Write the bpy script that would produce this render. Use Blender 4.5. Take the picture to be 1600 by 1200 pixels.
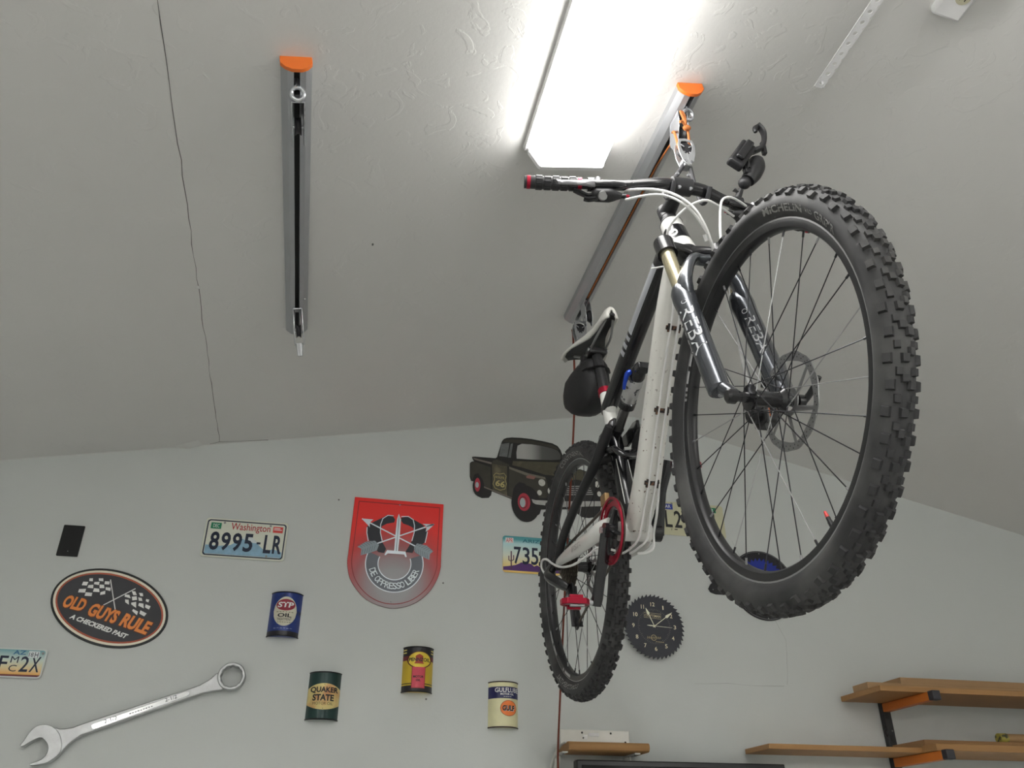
import bpy, bmesh, math, random
from mathutils import Vector, Matrix
random.seed(7)
SC = bpy.context.scene
COL = SC.collection
for o in list(bpy.data.objects):
    bpy.data.objects.remove(o)
PI = math.pi
sin, cos, rad = math.sin, math.cos, math.radians

# ------------------------------------------------------------------ camera, world, exposure
CAM_H = 1.5
cam = bpy.data.cameras.new('camera')
cam.sensor_width = 36.0
cam.lens = 36.0 * 1300.0 / 1600.0
cam.clip_start = 0.05
cam_o = bpy.data.objects.new('camera', cam)
cam_o.location = (0, 0, CAM_H)
cam_o.rotation_euler = (rad(90 + 29.65), 0, rad(-12.62))
COL.objects.link(cam_o)
SC.camera = cam_o
world = bpy.data.worlds.new('world')
SC.world = world
world.use_nodes = True
world.node_tree.nodes['Background'].inputs[0].default_value = (0.8, 0.85, 0.9, 1)
world.node_tree.nodes['Background'].inputs[1].default_value = 0.02
SC.view_settings.view_transform = 'Standard'
SC.view_settings.look = 'None'
SC.view_settings.gamma = 1.0
SC.view_settings.use_curve_mapping = False
SC.view_settings.exposure = 1.07
LAMP_STRENGTH = 6.0         # emission of the ceiling light's diffuser
STAND_IN_STRENGTH = 43.0          # emission of the added tubes standing in for the garage's unseen lamps
STAND_IN_LAMPS = [(-1.7, -1.0, 2.30), (0.4, -1.0, 2.45), (2.9, -1.3, 2.45), (0.6, -3.4, 2.45)]   # centres (x, y, z)

# ------------------------------------------------------------------ room dimensions
WALL_Y = 3.2
RIDGE_X, RIDGE_Z = 1.2793, 3.2804
KL, KR = 0.19245, -0.22406
XL, XR, YB = -3.4, 5.0, -4.6
def ceil_z(x):
    return RIDGE_Z + (KL if x < RIDGE_X else KR) * (x - RIDGE_X)

# ------------------------------------------------------------------ helpers
def srgb(r, g, b, gain=1.0):
    f = lambda c: (c / 255 / 12.92 if c <= 10 else ((c / 255 + 0.055) / 1.055) ** 2.4)
    return tuple(min(0.92, f(c) / gain) for c in (r, g, b))
def seen(r, g, b):            # colour of a thing on the back wall, from how it looks under the room light
    return srgb(r, g, b, 0.64)

def M(name, c, rough=0.5, metal=0.0, var=0.06, scale=30.0, bump=0.0, bscale=300.0, emit=0.0, coat=0.0, spec=0.5):
    m = bpy.data.materials.new(name)
    m.use_nodes = True
    nt = m.node_tree
    b = nt.nodes['Principled BSDF']
    b.inputs['Roughness'].default_value = rough
    b.inputs['Metallic'].default_value = metal
    b.inputs['Coat Weight'].default_value = coat
    b.inputs['Specular IOR Level'].default_value = spec
    tc = nt.nodes.new('ShaderNodeTexCoord')
    nz = nt.nodes.new('ShaderNodeTexNoise')
    nz.inputs['Scale'].default_value = scale
    nz.inputs['Detail'].default_value = 4
    nt.links.new(tc.outputs['Object'], nz.inputs['Vector'])
    mx = nt.nodes.new('ShaderNodeMix'); mx.data_type = 'RGBA'
    mx.inputs['A'].default_value = tuple(max(0, x * (1 - var)) for x in c) + (1,)
    mx.inputs['B'].default_value = tuple(min(1, x * (1 + var)) for x in c) + (1,)
    nt.links.new(nz.outputs['Fac'], mx.inputs['Factor'])
    nt.links.new(mx.outputs['Result'], b.inputs['Base Color'])
    if bump > 0:
        n2 = nt.nodes.new('ShaderNodeTexNoise'); n2.inputs['Scale'].default_value = bscale
        n2.inputs['Detail'].default_value = 3
        nt.links.new(tc.outputs['Object'], n2.inputs['Vector'])
        bp = nt.nodes.new('ShaderNodeBump'); bp.inputs['Strength'].default_value = bump
        bp.inputs['Distance'].default_value = 0.002
        nt.links.new(n2.outputs['Fac'], bp.inputs['Height'])
        nt.links.new(bp.outputs['Normal'], b.inputs['Normal'])
    if emit > 0:
        b.inputs['Emission Color'].default_value = tuple(c) + (1,)
        b.inputs['Emission Strength'].default_value = emit
    return m

def spots(m, c2, scale, lo, hi, stretch=(1, 1, 1), kind='noise', mask=None):
    """blotches of a second colour (rust, dirt, wear) over an M() material; mask=(axis, from, to) fades them along one object axis"""
    nt = m.node_tree
    b = nt.nodes['Principled BSDF']
    src = b.inputs['Base Color'].links[0].from_socket
    tc = nt.nodes.new('ShaderNodeTexCoord')
    mp = nt.nodes.new('ShaderNodeMapping'); mp.inputs['Scale'].default_value = stretch
    nt.links.new(tc.outputs['Object'], mp.inputs['Vector'])
    if kind == 'noise':
        t = nt.nodes.new('ShaderNodeTexNoise'); t.inputs['Detail'].default_value = 5; out = t.outputs['Fac']
    else:
        t = nt.nodes.new('ShaderNodeTexVoronoi'); out = t.outputs['Distance']
    t.inputs['Scale'].default_value = scale
    nt.links.new(mp.outputs['Vector'], t.inputs['Vector'])
    r = nt.nodes.new('ShaderNodeMapRange')
    r.inputs['From Min'].default_value = lo; r.inputs['From Max'].default_value = hi
    nt.links.new(out, r.inputs['Value'])
    fac = r.outputs['Result']
    if mask:
        sx = nt.nodes.new('ShaderNodeSeparateXYZ'); nt.links.new(tc.outputs['Object'], sx.inputs['Vector'])
        r2 = nt.nodes.new('ShaderNodeMapRange')
        r2.inputs['From Min'].default_value = mask[1]; r2.inputs['From Max'].default_value = mask[2]
        nt.links.new(sx.outputs[mask[0]], r2.inputs['Value'])
        mu = nt.nodes.new('ShaderNodeMath'); mu.operation = 'MULTIPLY'
        nt.links.new(fac, mu.inputs[0]); nt.links.new(r2.outputs['Result'], mu.inputs[1]); fac = mu.outputs['Value']
    mx = nt.nodes.new('ShaderNodeMix'); mx.data_type = 'RGBA'
    nt.links.new(fac, mx.inputs['Factor']); nt.links.new(src, mx.inputs['A'])
    mx.inputs['B'].default_value = tuple(c2) + (1,)
    nt.links.new(mx.outputs['Result'], b.inputs['Base Color'])
    return m

def catmull(pts, sub):
    pts = [Vector(p) for p in pts]
    if sub <= 1 or len(pts) < 3:
        return pts
    out = []
    for i in range(len(pts) - 1):
        p0 = pts[max(i - 1, 0)]; p1 = pts[i]; p2 = pts[i + 1]; p3 = pts[min(i + 2, len(pts) - 1)]
        for k in range(sub):
            t = k / sub
            out.append(0.5 * ((2 * p1) + (p2 - p0) * t + (2 * p0 - 5 * p1 + 4 * p2 - p3) * t * t + (3 * p1 - p0 - 3 * p2 + p3) * t ** 3))
    out.append(pts[-1])
    return out

class MB:
    """collects shapes; build() links them as ONE mesh object"""
    def __init__(s):
        s.v = []; s.f = []
    def add(s, vs, fs):
        o = len(s.v)
        s.v += [tuple(v) for v in vs]
        s.f += [tuple(i + o for i in f) for f in fs]
        return s
    def box(s, c, size, ax=None):
        c = Vector(c); e = ax or (Vector((1, 0, 0)), Vector((0, 1, 0)), Vector((0, 0, 1)))
        h = [x / 2 for x in size]
        vs = [c + e[0] * h[0] * a + e[1] * h[1] * b + e[2] * h[2] * d for a in (-1, 1) for b in (-1, 1) for d in (-1, 1)]
        return s.add(vs, [(0, 1, 3, 2), (4, 6, 7, 5), (0, 4, 5, 1), (2, 3, 7, 6), (0, 2, 6, 4), (1, 5, 7, 3)])
    def frust(s, c, size, top, ax):
        """tapered box: size at the base, size*top at +ax[2] end; c is the base centre"""
        vs = []
        for k, sc in ((0, 1.0), (1, top)):
            for a, b in ((-1, -1), (1, -1), (1, 1), (-1, 1)):
                vs.append(c + ax[0] * (a * size[0] / 2 * sc) + ax[1] * (b * size[1] / 2 * sc) + ax[2] * (size[2] * k))
        return s.add(vs, [(3, 2, 1, 0), (4, 5, 6, 7), (0, 1, 5, 4), (1, 2, 6, 5), (2, 3, 7, 6), (3, 0, 4, 7)])
    def tube(s, path, r, n=12, sub=1, cap=True, ab=(1, 1), ref=(0, 0, 1), sq=2.0):
        path = [Vector(p) for p in path]
        m0 = len(path)
        rs = list(r) if isinstance(r, (list, tuple)) else [r] * m0
        if sub > 1:
            p2 = catmull(path, sub)
            rs = [rs[min(i // sub, m0 - 2)] * (1 - (i % sub) / sub) + rs[min(i // sub + 1, m0 - 1)] * ((i % sub) / sub) for i in range(len(p2) - 1)] + [rs[-1]]
            path = p2
        m = len(path)
        vs = []; side = None
        for i, p in enumerate(path):
            t = (path[min(i + 1, m - 1)] - path[max(i - 1, 0)]).normalized()
            if side is None:
                side = Vector(ref).cross(t)
                if side.length < 1e-3:
                    side = Vector((1, 0.2, 0)).cross(t)
            side = (side - t * side.dot(t)).normalized()
            up = t.cross(side)
            for k in range(n):
                a = 2 * PI * k / n; ca, sa = cos(a), sin(a)
                if sq != 2.0:
                    q = (abs(ca) ** sq + abs(sa) ** sq) ** (-1 / sq); ca *= q; sa *= q
                vs.append(p + side * (ca * rs[i] * ab[0]) + up * (sa * rs[i] * ab[1]))
        fs = [(i * n + k, i * n + (k + 1) % n, (i + 1) * n + (k + 1) % n, (i + 1) * n + k) for i in range(m - 1) for k in range(n)]
        if cap:
            fs += [tuple(range(n))[::-1], tuple(range((m - 1) * n, m * n))]
        return s.add(vs, fs)
    def lathe(s, prof, o, axis, n=24, closed=False, cap=True, a0=0.0, a1=2 * PI):
        """prof: (radius, height along axis)"""
        o = Vector(o); ax = Vector(axis).normalized()
        e1 = ax.orthogonal().normalized(); e2 = ax.cross(e1)
        full = abs(a1 - a0 - 2 * PI) < 1e-6
        N = n if full else n + 1
        vs = []
        for k in range(N):
            a = a0 + (a1 - a0) * k / n
            d = e1 * cos(a) + e2 * sin(a)
            vs += [o + d * r + ax * h for r, h in prof]
        m = len(prof); fs = []
        for k in range(n):
            k2 = (k + 1) % N
            for j in range(m if closed else m - 1):
                j2 = (j + 1) % m
                fs.append((k * m + j, k2 * m + j, k2 * m + j2, k * m + j2))
        if cap and full and not closed:
            if prof[0][0] > 1e-6: fs.append(tuple(k * m for k in range(N))[::-1])
            if prof[-1][0] > 1e-6: fs.append(tuple(k * m + m - 1 for k in range(N)))
        return s.add(vs, fs)
    def prism(s, poly, o, ex, ey, ez, d0, d1):
        """2-D outline in the (ex, ey) plane, extruded along ez from d0 to d1"""
        o, ex, ey, ez = Vector(o), Vector(ex), Vector(ey), Vector(ez)
        n = len(poly)
        vs = [o + ex * x + ey * y + ez * d0 for x, y in poly] + [o + ex * x + ey * y + ez * d1 for x, y in poly]
        fs = [tuple(range(n))[::-1], tuple(range(n, 2 * n))] + [(i, (i + 1) % n, n + (i + 1) % n, n + i) for i in range(n)]
        return s.add(vs, fs)
    def sphere(s, c, r, n=16, sc=(1, 1, 1)):
        c = Vector(c); vs = []; fs = []
        m = n // 2
        for i in range(m + 1):
            t = PI * i / m
            for k in range(n):
                a = 2 * PI * k / n
                vs.append(c + Vector((r * sc[0] * sin(t) * cos(a), r * sc[1] * sin(t) * sin(a), r * sc[2] * cos(t))))
        for i in range(m):
            for k in range(n):
                fs.append((i * n + k, (i + 1) * n + k, (i + 1) * n + (k + 1) % n, i * n + (k + 1) % n))
        return s.add(vs, fs)
    def build(s, name, mat, parent=None, smooth=True, angle=35, bevel=0, seg=2, label=None):
        me = bpy.data.meshes.new(name)
        me.from_pydata(s.v, [], s.f)
        bm = bmesh.new(); bm.from_mesh(me)
        bmesh.ops.remove_doubles(bm, verts=bm.verts, dist=1e-6)
        bmesh.ops.recalc_face_normals(bm, faces=bm.faces)
        bm.to_mesh(me); bm.free()
        if smooth:
            for p in me.polygons: p.use_smooth = True
            me.set_sharp_from_angle(angle=rad(angle))
        me.materials.append(mat)
        o = bpy.data.objects.new(name, me)
        COL.objects.link(o)
        if parent is not None: o.parent = parent
        if bevel > 0:
            b = o.modifiers.new('edge', 'BEVEL'); b.width = bevel; b.segments = seg; b.limit_method = 'ANGLE'; b.angle_limit = rad(40)
        if label: o['label'] = label
        return o

def tag(o, label, cat, group=None, kind=None):
    o['label'] = label; o['category'] = cat
    if group: o['group'] = group
    if kind: o['kind'] = kind
    return o
def thing(name, label, cat, loc=(0, 0, 0), rot=(0, 0, 0), group=None):
    o = bpy.data.objects.new(name, None)
    o.empty_display_size = 0.05
    COL.objects.link(o); o.location = loc; o.rotation_euler = rot
    return tag(o, label, cat, group)
def copy_tree(o, parent=None):
    c = o.copy(); COL.objects.link(c); c.parent = parent
    for ch in list(o.children): copy_tree(ch, c)
    return c

_tc = {}
def text_geo(s, bold=0.0, spacing=1.0):
    """outline of a word as flat triangles, scaled into a 0..1 box"""
    key = (s, bold, spacing)
    if key in _tc: return _tc[key]
    cu = bpy.data.curves.new('lettering', 'FONT')
    cu.body = s; cu.resolution_u = 3; cu.offset = bold; cu.space_character = spacing; cu.fill_mode = 'FRONT'
    ob = bpy.data.objects.new('lettering', cu); COL.objects.link(ob)
    dg = bpy.context.evaluated_depsgraph_get()
    me = bpy.data.meshes.new_from_object(ob.evaluated_get(dg))
    vs = [v.co.copy() for v in me.vertices]; fs = [tuple(p.vertices) for p in me.polygons]
    bpy.data.objects.remove(ob); bpy.data.curves.remove(cu); bpy.data.meshes.remove(me)
    x0 = min(v.x for v in vs); x1 = max(v.x for v in vs); y0 = min(v.y for v in vs); y1 = max(v.y for v in vs)
    vs = [((v.x - x0) / (x1 - x0), (v.y - y0) / (y1 - y0)) for v in vs]
    _tc[key] = (vs, fs)
    return _tc[key]
def put_text(mb, s, fn, bold=0.0, spacing=1.0):
    """fn maps the 0..1 text box to a 3-D point"""
    vs, fs = text_geo(s, bold, spacing)
    mb.add([fn(x, y) for x, y in vs], fs)

def ellipse(cx, cz, a, b, n=40, tilt=0.0):
    ct, st = cos(tilt), sin(tilt)
    return [(cx + a * cos(t) * ct - b * sin(t) * st, cz + a * cos(t) * st + b * sin(t) * ct) for t in (2 * PI * k / n for k in range(n))]
def rrect(w, h, r, n=5, cx=0, cz=0):
    pts = []
    for sx, sz, a in ((1, 1, 0), (-1, 1, 90), (-1, -1, 180), (1, -1, 270)):
        for k in range(n + 1):
            t = rad(a + 90 * k / n)
            pts.append((cx + sx * (w / 2 - r) + r * cos(t), cz + sz * (h / 2 - r) + r * sin(t)))
    return pts
X3, Y3, Z3 = Vector((1, 0, 0)), Vector((0, 1, 0)), Vector((0, 0, 1))
def slab(poly, y0, y1):
    """outline in wall coordinates (x right, z up), standing off the wall from y0 to y1 (towards the room)"""
    return MB().prism(poly, (0, 0, 0), X3, Z3, -Y3, y0, y1)
def flat(mb, poly, y):
    return mb.add([(x, -y, z) for x, z in poly], [tuple(range(len(poly)))])
def ring(mb, outer, inner, y):
    n = len(outer)
    return mb.add([(x, -y, z) for x, z in outer + inner], [(i, (i + 1) % n, n + (i + 1) % n, n + i) for i in range(n)])
def stroke(mb, pts, w, y):
    pts = [Vector((p[0], p[1])) for p in pts]
    L = []; R = []
    for i, p in enumerate(pts):
        t = (pts[min(i + 1, len(pts) - 1)] - pts[max(i - 1, 0)]).normalized(); nn = Vector((-t.y, t.x)) * w / 2
        L.append(p + nn); R.append(p - nn)
    for i in range(len(pts) - 1):
        flat(mb, [L[i], L[i + 1], R[i + 1], R[i]], y)
    return mb
def flat_text(mb, s, x, z, w, h, y, bold=0.0, ang=0.0, shear=0.0, spacing=1.0):
    ca, sa = cos(ang), sin(ang)
    def fn(a, b):
        px = a * w + shear * b * h; pz = b * h
        return (x + px * ca - pz * sa, -y, z + px * sa + pz * ca)
    put_text(mb, s, fn, bold, spacing)

# outlines of the printed signs, in millimetres from each sign's origin
TRUCK = {
  'outline': [(-258,86),(-245,88),(-157,89),(-150,95),(-137,143),(-129,172),(-121,184),(-108,191),(-84,196),(-44,198),(3,197),(57,192),(98,186),(122,175),(135,156),(142,134),(146,115),(185,69),(221,74),(255,64),(286,40),(311,15),(314,-38),(310,-86),(305,-101),(301,-121),(283,-139),(251,-147),(220,-145),(198,-130),(191,-113),(83,-122),(41,-127),(35,-147),(18,-160),(-1,-167),(-27,-167),(-49,-156),(-65,-136),(-74,-110),(-75,-83),(-84,-91),(-171,-62),(-174,-82),(-183,-93),(-212,-97),(-231,-90),(-241,-71),(-245,-51),(-247,-26),(-260,-24),(-266,-6),(-267,56),(-260,63),(-249,66),(-258,81)],
  'side_window': [(-132,159),(-96,168),(-105,99),(-142,100)],
  'vent_window': [(-90,164),(-80,167),(-90,98),(-102,97)],
  'windshield': [(-60,158),(-41,169),(3,171),(53,168),(97,161),(121,153),(134,134),(134,111),(86,104),(2,98),(-64,96),(-65,125)],
  'hood': [(-81,83),(2,89),(133,97),(115,72),(101,32),(61,32),(1,47),(-45,57),(-84,63)],
  'hood_right': [(146,109),(185,64),(220,70),(252,61),(283,37),(259,16),(201,23),(131,5),(97,13)],
  'fender': [(-97,53),(-32,35),(34,26),(64,16),(73,-16),(69,-74),(6,-78),(-6,-47),(-26,-18),(-52,-11),(-71,-29),(-81,-57),(-84,-86),(-102,-81)],
  'fender_trim': [(-97,55),(-12,32),(61,21),(64,11),(-15,18),(-97,45)],
  'emblem': [(-24,15),(-9,25),(21,19),(11,6),(-19,9)],
  'door': [(-172,62),(-106,56),(-105,-81),(-168,-60)],
  'door_upper': [(-172,63),(-97,56),(-97,65),(-150,83),(-169,76)],
  'bed_side': [(-265,54),(-250,64),(-178,45),(-177,-57),(-202,-47),(-213,-15),(-230,11),(-246,6),(-255,-22),(-265,-2)],
  'bed_rim': [(-256,81),(-173,67),(-174,58),(-247,72)],
  'running_board': [(-213,-35),(-203,-46),(-84,-86),(-84,-91),(-205,-52)],
  'wheel_arch': [(-81,-74),(-78,-43),(-58,-16),(-32,-15),(-13,-41),(-3,-77),(0,-110),(-65,-116)],
  'grille': [(142,-9),(261,5),(279,-41),(135,-60)],
  'bar0': [(145,-13),(261,0),(262,-4),(144,-17)],
  'bar1': [(143,-23),(264,-9),(265,-13),(142,-27)],
  'bar2': [(141,-32),(267,-19),(268,-23),(140,-37)],
  'bar3': [(139,-42),(270,-28),(271,-32),(138,-46)],
  'bar4': [(137,-51),(273,-37),(274,-41),(136,-56)],
  'bumper': [(0,-85),(19,-88),(65,-86),(84,-86),(140,-83),(306,-68),(306,-91),(139,-109),(78,-109),(52,-108),(19,-107),(6,-101)],
  'bumper_gap': [(129,-63),(302,-45),(304,-66),(135,-81)],
  'roof_band': [(-124,169),(-118,181),(-84,189),(3,190),(98,178),(118,169),(128,155),(97,163),(54,170),(3,173),(-44,171),(-84,170)],
  'route_shield': [(-164,9),(-154,20),(-140,16),(-120,22),(-110,9),(-115,-9),(-109,-25),(-115,-50),(-136,-57),(-158,-49),(-167,-31),(-160,-10)],
  'ctr': [(-33,-100),(-58,-102),(-32,-59)],
  'fw_red': [(-33,-101),(-60,-104),(-33,-61)],
  'fw_in': [(-36,-103),(-54,-105),(-36,-76)],
  'fw_hub': [(-39,-104),(-51,-105),(-39,-83)],
  'rw_red': [(-233,-41),(-245,-42),(-233,-10)],
  'rw_hub': [(-235,-42),(-242,-43),(-235,-29)],
  'head_l': [(46,-6),(31,-7),(46,10)],
  'fog_l': [(35,-53),(25,-53),(35,-41)],
  'head_r': [(294,8),(284,7),(295,23)],
  'fog_m': [(79,-41),(71,-42),(79,-27)],
  'fog_r': [(301,-35),(292,-35),(302,-23)],
  'sixsix': [(-158,-38),(-118,-45),(-118,-18),(-157,-9)],
  'route': [(-157,-3),(-117,-6)],
}
CREST = {
  'outline': [(-179,211),(181,210),(180,-57),(168,-104),(139,-156),(94,-197),(47,-219),(-3,-227),(-53,-218),(-101,-197),(-140,-161),(-169,-118),(-183,-63),(-183,-23)],
  'rim_groove': [(-162,195),(167,194),(165,-56),(153,-101),(127,-147),(85,-185),(42,-205),(-4,-212),(-51,-205),(-94,-184),(-130,-151),(-155,-111),(-168,-62),(-168,-22)],
  'ring_c': [(-2,-53),(-115,-61),(6,-168),(-62,-57),(3,-117),(111,-45)],
  'text_arc': [(-92,-33),(3,-147),(99,-32)],
  'blade': [(1,153),(11,129),(11,62),(8,-2),(-7,-2),(-7,60),(-5,130)],
  'blade_mid': [(1,150),(4,129),(3,61),(2,-2),(-1,-2),(1,61),(1,129)],
  'guard': [(-35,-1),(37,-2),(44,-23),(38,-24),(33,-14),(-31,-14),(-39,-22),(-44,-21)],
  'arrow1': [(-142,120),(129,-1)],
  'arrow2': [(144,120),(-135,-3)],
  'head1': [(-145,121),(-98,121),(-111,107),(-110,87),(-120,98)],
  'head2': [(147,120),(98,118),(116,108),(113,86),(124,95)],
  'fl1': [(70,18),(81,35),(120,29),(147,7),(135,-4),(133,-29),(98,-15),(73,-1)],
  'fl2': [(-68,18),(-85,34),(-120,27),(-151,4),(-135,-3),(-135,-29),(-101,-17),(-74,-5)],
  'rib_l1': [(-122,87),(-111,103),(-65,130),(-46,143),(-21,140),(-12,128),(-15,115),(-43,108),(-62,96),(-66,68),(-58,35),(-39,4),(-46,-13),(-68,-11),(-109,36),(-119,64)],
  'rib_r1': [(12,138),(32,144),(52,139),(99,115),(119,91),(117,74),(111,40),(72,12),(65,-5),(37,-3),(48,18),(64,53),(68,83),(61,99),(42,108),(21,113),(12,125)],
  'edge_l': [(-19,143),(-42,143),(-61,128),(-68,102),(-66,68),(-57,36)],
  'edge_r': [(12,142),(40,145),(60,133),(67,108),(67,79),(60,44)],
  'edge_l2': [(-120,87),(-119,64),(-111,31)],
  'edge_r2': [(120,87),(118,70),(113,40)],
  'hole_t': [(3,191)],
  'hole_b': [(-5,-201)],
}
WRENCH = {
  'jaw': [(-326,-103),(-320,-95),(-310,-70),(-296,-50),(-271,-43),(-245,-49),(-221,-68),(-208,-92),(-202,-116),(-209,-135),(-231,-155),(-255,-162),(-283,-166),(-280,-158),(-258,-150),(-245,-136),(-241,-117),(-250,-98),(-268,-84),(-284,-87),(-303,-99),(-323,-113)],
  'shank': [(-252,-50),(-222,-54),(-184,-48),(-144,-31),(155,85),(189,100),(218,120),(241,140),(266,90),(241,80),(210,73),(170,59),(-122,-60),(-158,-76),(-186,-101),(-206,-130),(-221,-92)],
  'panel': [(-131,-43),(-125,-37),(146,75),(156,74),(159,66),(154,60),(-116,-53),(-125,-53)],
  'ring': [(286,128),(241,127),(279,174),(333,130),(293,84)],
  't1': [(-91,-35),(-54,-21)],
  't2': [(86,38),(121,52)],
  't3': [(-20,-3),(51,25)],
}
OVAL = {
  'flagL': [(-114,93),(-20,94),(-9,54),(-110,33)],
  'sq0': [(-90,99),(-79,100),(-77,89),(-89,89)],
  'sq1': [(-60,101),(-45,102),(-42,91),(-57,92)],
  'sq2': [(-108,86),(-91,86),(-93,73),(-110,73)],
  'sq3': [(-71,87),(-54,89),(-54,77),(-71,79)],
  'sq4': [(-37,92),(-21,92),(-20,81),(-36,81)],
  'sq5': [(-88,75),(-72,77),(-70,64),(-89,65)],
  'sq6': [(-52,79),(-37,79),(-33,67),(-49,66)],
  'sq7': [(-115,59),(-93,61),(-93,47),(-116,47)],
  'sq8': [(-67,65),(-50,64),(-46,52),(-68,52)],
  'sq9': [(-30,71),(-13,70),(-11,58),(-28,61)],
  'sq10': [(-91,49),(-69,48),(-69,36),(-92,36)],
  'sq11': [(-43,52),(-28,58),(-26,46),(-42,42)],
  'sq12': [(60,62),(72,62),(80,49),(68,48)],
  'sq13': [(85,57),(98,57),(102,46),(92,46)],
  'sq14': [(41,49),(55,48),(62,36),(40,41)],
  'sq15': [(64,42),(80,45),(84,32),(69,29)],
  'sq16': [(86,41),(98,40),(103,29),(91,29)],
  'sq17': [(114,37),(125,35),(124,25),(114,29)],
  'sq18': [(44,31),(56,31),(61,13),(47,21)],
  'sq19': [(67,21),(83,25),(87,3),(68,15)],
  'sq20': [(93,21),(108,20),(113,3),(92,12)],
  'sq21': [(116,18),(134,12),(131,0),(116,7)],
  'sq22': [(78,-1),(96,-9),(95,-22),(76,-8)],
  'sq23': [(103,-4),(126,-14),(120,-25),(102,-16)],
  'pole1': [(-20,99),(19,-6)],
  'pole2': [(71,72),(-23,7)],
  't1a': [(-160,-5),(138,-92),(-158,36),(140,-52)],
  'words': [(-160,-5),(-88,-18),(-74,-31),(24,-56),(40,-65),(135,-92)],
  't2': [(-123,-43),(74,-105)],
  'ell': [(-200,11),(-79,139),(203,-26),(63,-138)],
}

# ------------------------------------------------------------------ the room
def plaster(name, c, trowel, fine):
    m = M(name, c, rough=0.62, var=0.025, scale=3.0)
    nt = m.node_tree; b = nt.nodes['Principled BSDF']
    tc = nt.nodes.new('ShaderNodeTexCoord')
    a = nt.nodes.new('ShaderNodeTexNoise'); a.inputs['Scale'].default_value = 13.0; a.inputs['Detail'].default_value = 5; a.inputs['Distortion'].default_value = 1.2
    r = nt.nodes.new('ShaderNodeMapRange'); r.inputs['From Min'].default_value = 0.56; r.inputs['From Max'].default_value = 0.60
    f = nt.nodes.new('ShaderNodeTexNoise'); f.inputs['Scale'].default_value = 90.0; f.inputs['Detail'].default_value = 3
    nt.links.new(tc.outputs['Object'], a.inputs['Vector']); nt.links.new(tc.outputs['Object'], f.inputs['Vector'])
    nt.links.new(a.outputs['Fac'], r.inputs['Value'])
    b1 = nt.nodes.new('ShaderNodeBump'); b1.inputs['Strength'].default_value = trowel; b1.inputs['Distance'].default_value = 0.002
    b2 = nt.nodes.new('ShaderNodeBump'); b2.inputs['Strength'].default_value = fine; b2.inputs['Distance'].default_value = 0.001
    nt.links.new(r.outputs['Result'], b1.inputs['Height']); nt.links.new(f.outputs['Fac'], b2.inputs['Height'])
    nt.links.new(b1.outputs['Normal'], b2.inputs['Normal']); nt.links.new(b2.outputs['Normal'], b.inputs['Normal'])
    return m
m_ceil = plaster('ceiling_paint', (0.74, 0.735, 0.715), 0.24, 0.3)
m_wall = plaster('wall_paint', (0.64, 0.665, 0.65), 0.06, 0.25)
m_floor = M('epoxy_floor', (0.40, 0.40, 0.39), rough=0.7, var=0.2, scale=4, bump=0.2)
m_crack = M('crack_dark', (0.16, 0.155, 0.15), rough=0.9)  # dark grey of the open seams and nail holes
m_hair = M('hairline_grey', (0.40, 0.41, 0.40), rough=0.9)  # mid grey of the hairline wall cracks
m_paint = M('lifted_paint', (0.72, 0.72, 0.70), rough=0.6)

def structure(name, mb, mat):
    o = mb.build(name, mat, smooth=False); o['kind'] = 'structure'; return o
TH = 0.12
mb = MB()
zl, zr = ceil_z(XL), ceil_z(XR)
FIL = 0.16
fil = [((1 - q) ** 2 * (RIDGE_X - FIL) + 2 * q * (1 - q) * RIDGE_X + q * q * (RIDGE_X + FIL), (1 - q) ** 2 * ceil_z(RIDGE_X - FIL) + 2 * q * (1 - q) * RIDGE_Z + q * q * ceil_z(RIDGE_X + FIL)) for q in (k / 10 for k in range(11))]
mb.prism([(XL - TH, zl - KL * TH)] + fil + [(XR + TH, zr + KR * TH), (XR + TH, zr + KR * TH + TH), (RIDGE_X, RIDGE_Z + TH), (XL - TH, zl - KL * TH + TH)], (0, 0, 0), X3, Z3, Y3, YB - TH, WALL_Y + TH)
ceiling = mb.build('ceiling', m_ceil, smooth=True, angle=20); ceiling['kind'] = 'structure'
gable = lambda: [(XL, 0), (XR, 0), (XR, zr), (RIDGE_X, RIDGE_Z), (XL, zl)]
wall_back = structure('wall_back', MB().prism(gable(), (0, 0, 0), X3, Z3, Y3, WALL_Y, WALL_Y + TH), m_wall)
structure('wall_front', MB().prism(gable(), (0, 0, 0), X3, Z3, Y3, YB - TH, YB), m_wall)
structure('wall_left', MB().box((XL - TH / 2, (YB + WALL_Y) / 2, zl / 2), (TH, WALL_Y - YB, zl)), m_wall)
structure('wall_right', MB().box((XR + TH / 2, (YB + WALL_Y) / 2, zr / 2), (TH, WALL_Y - YB, zr)), m_wall)
structure('floor', MB().box(((XL + XR) / 2, (YB + WALL_Y) / 2, -0.05), (XR - XL + 2 * TH, WALL_Y - YB + 2 * TH, 0.1)), m_floor)

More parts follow.
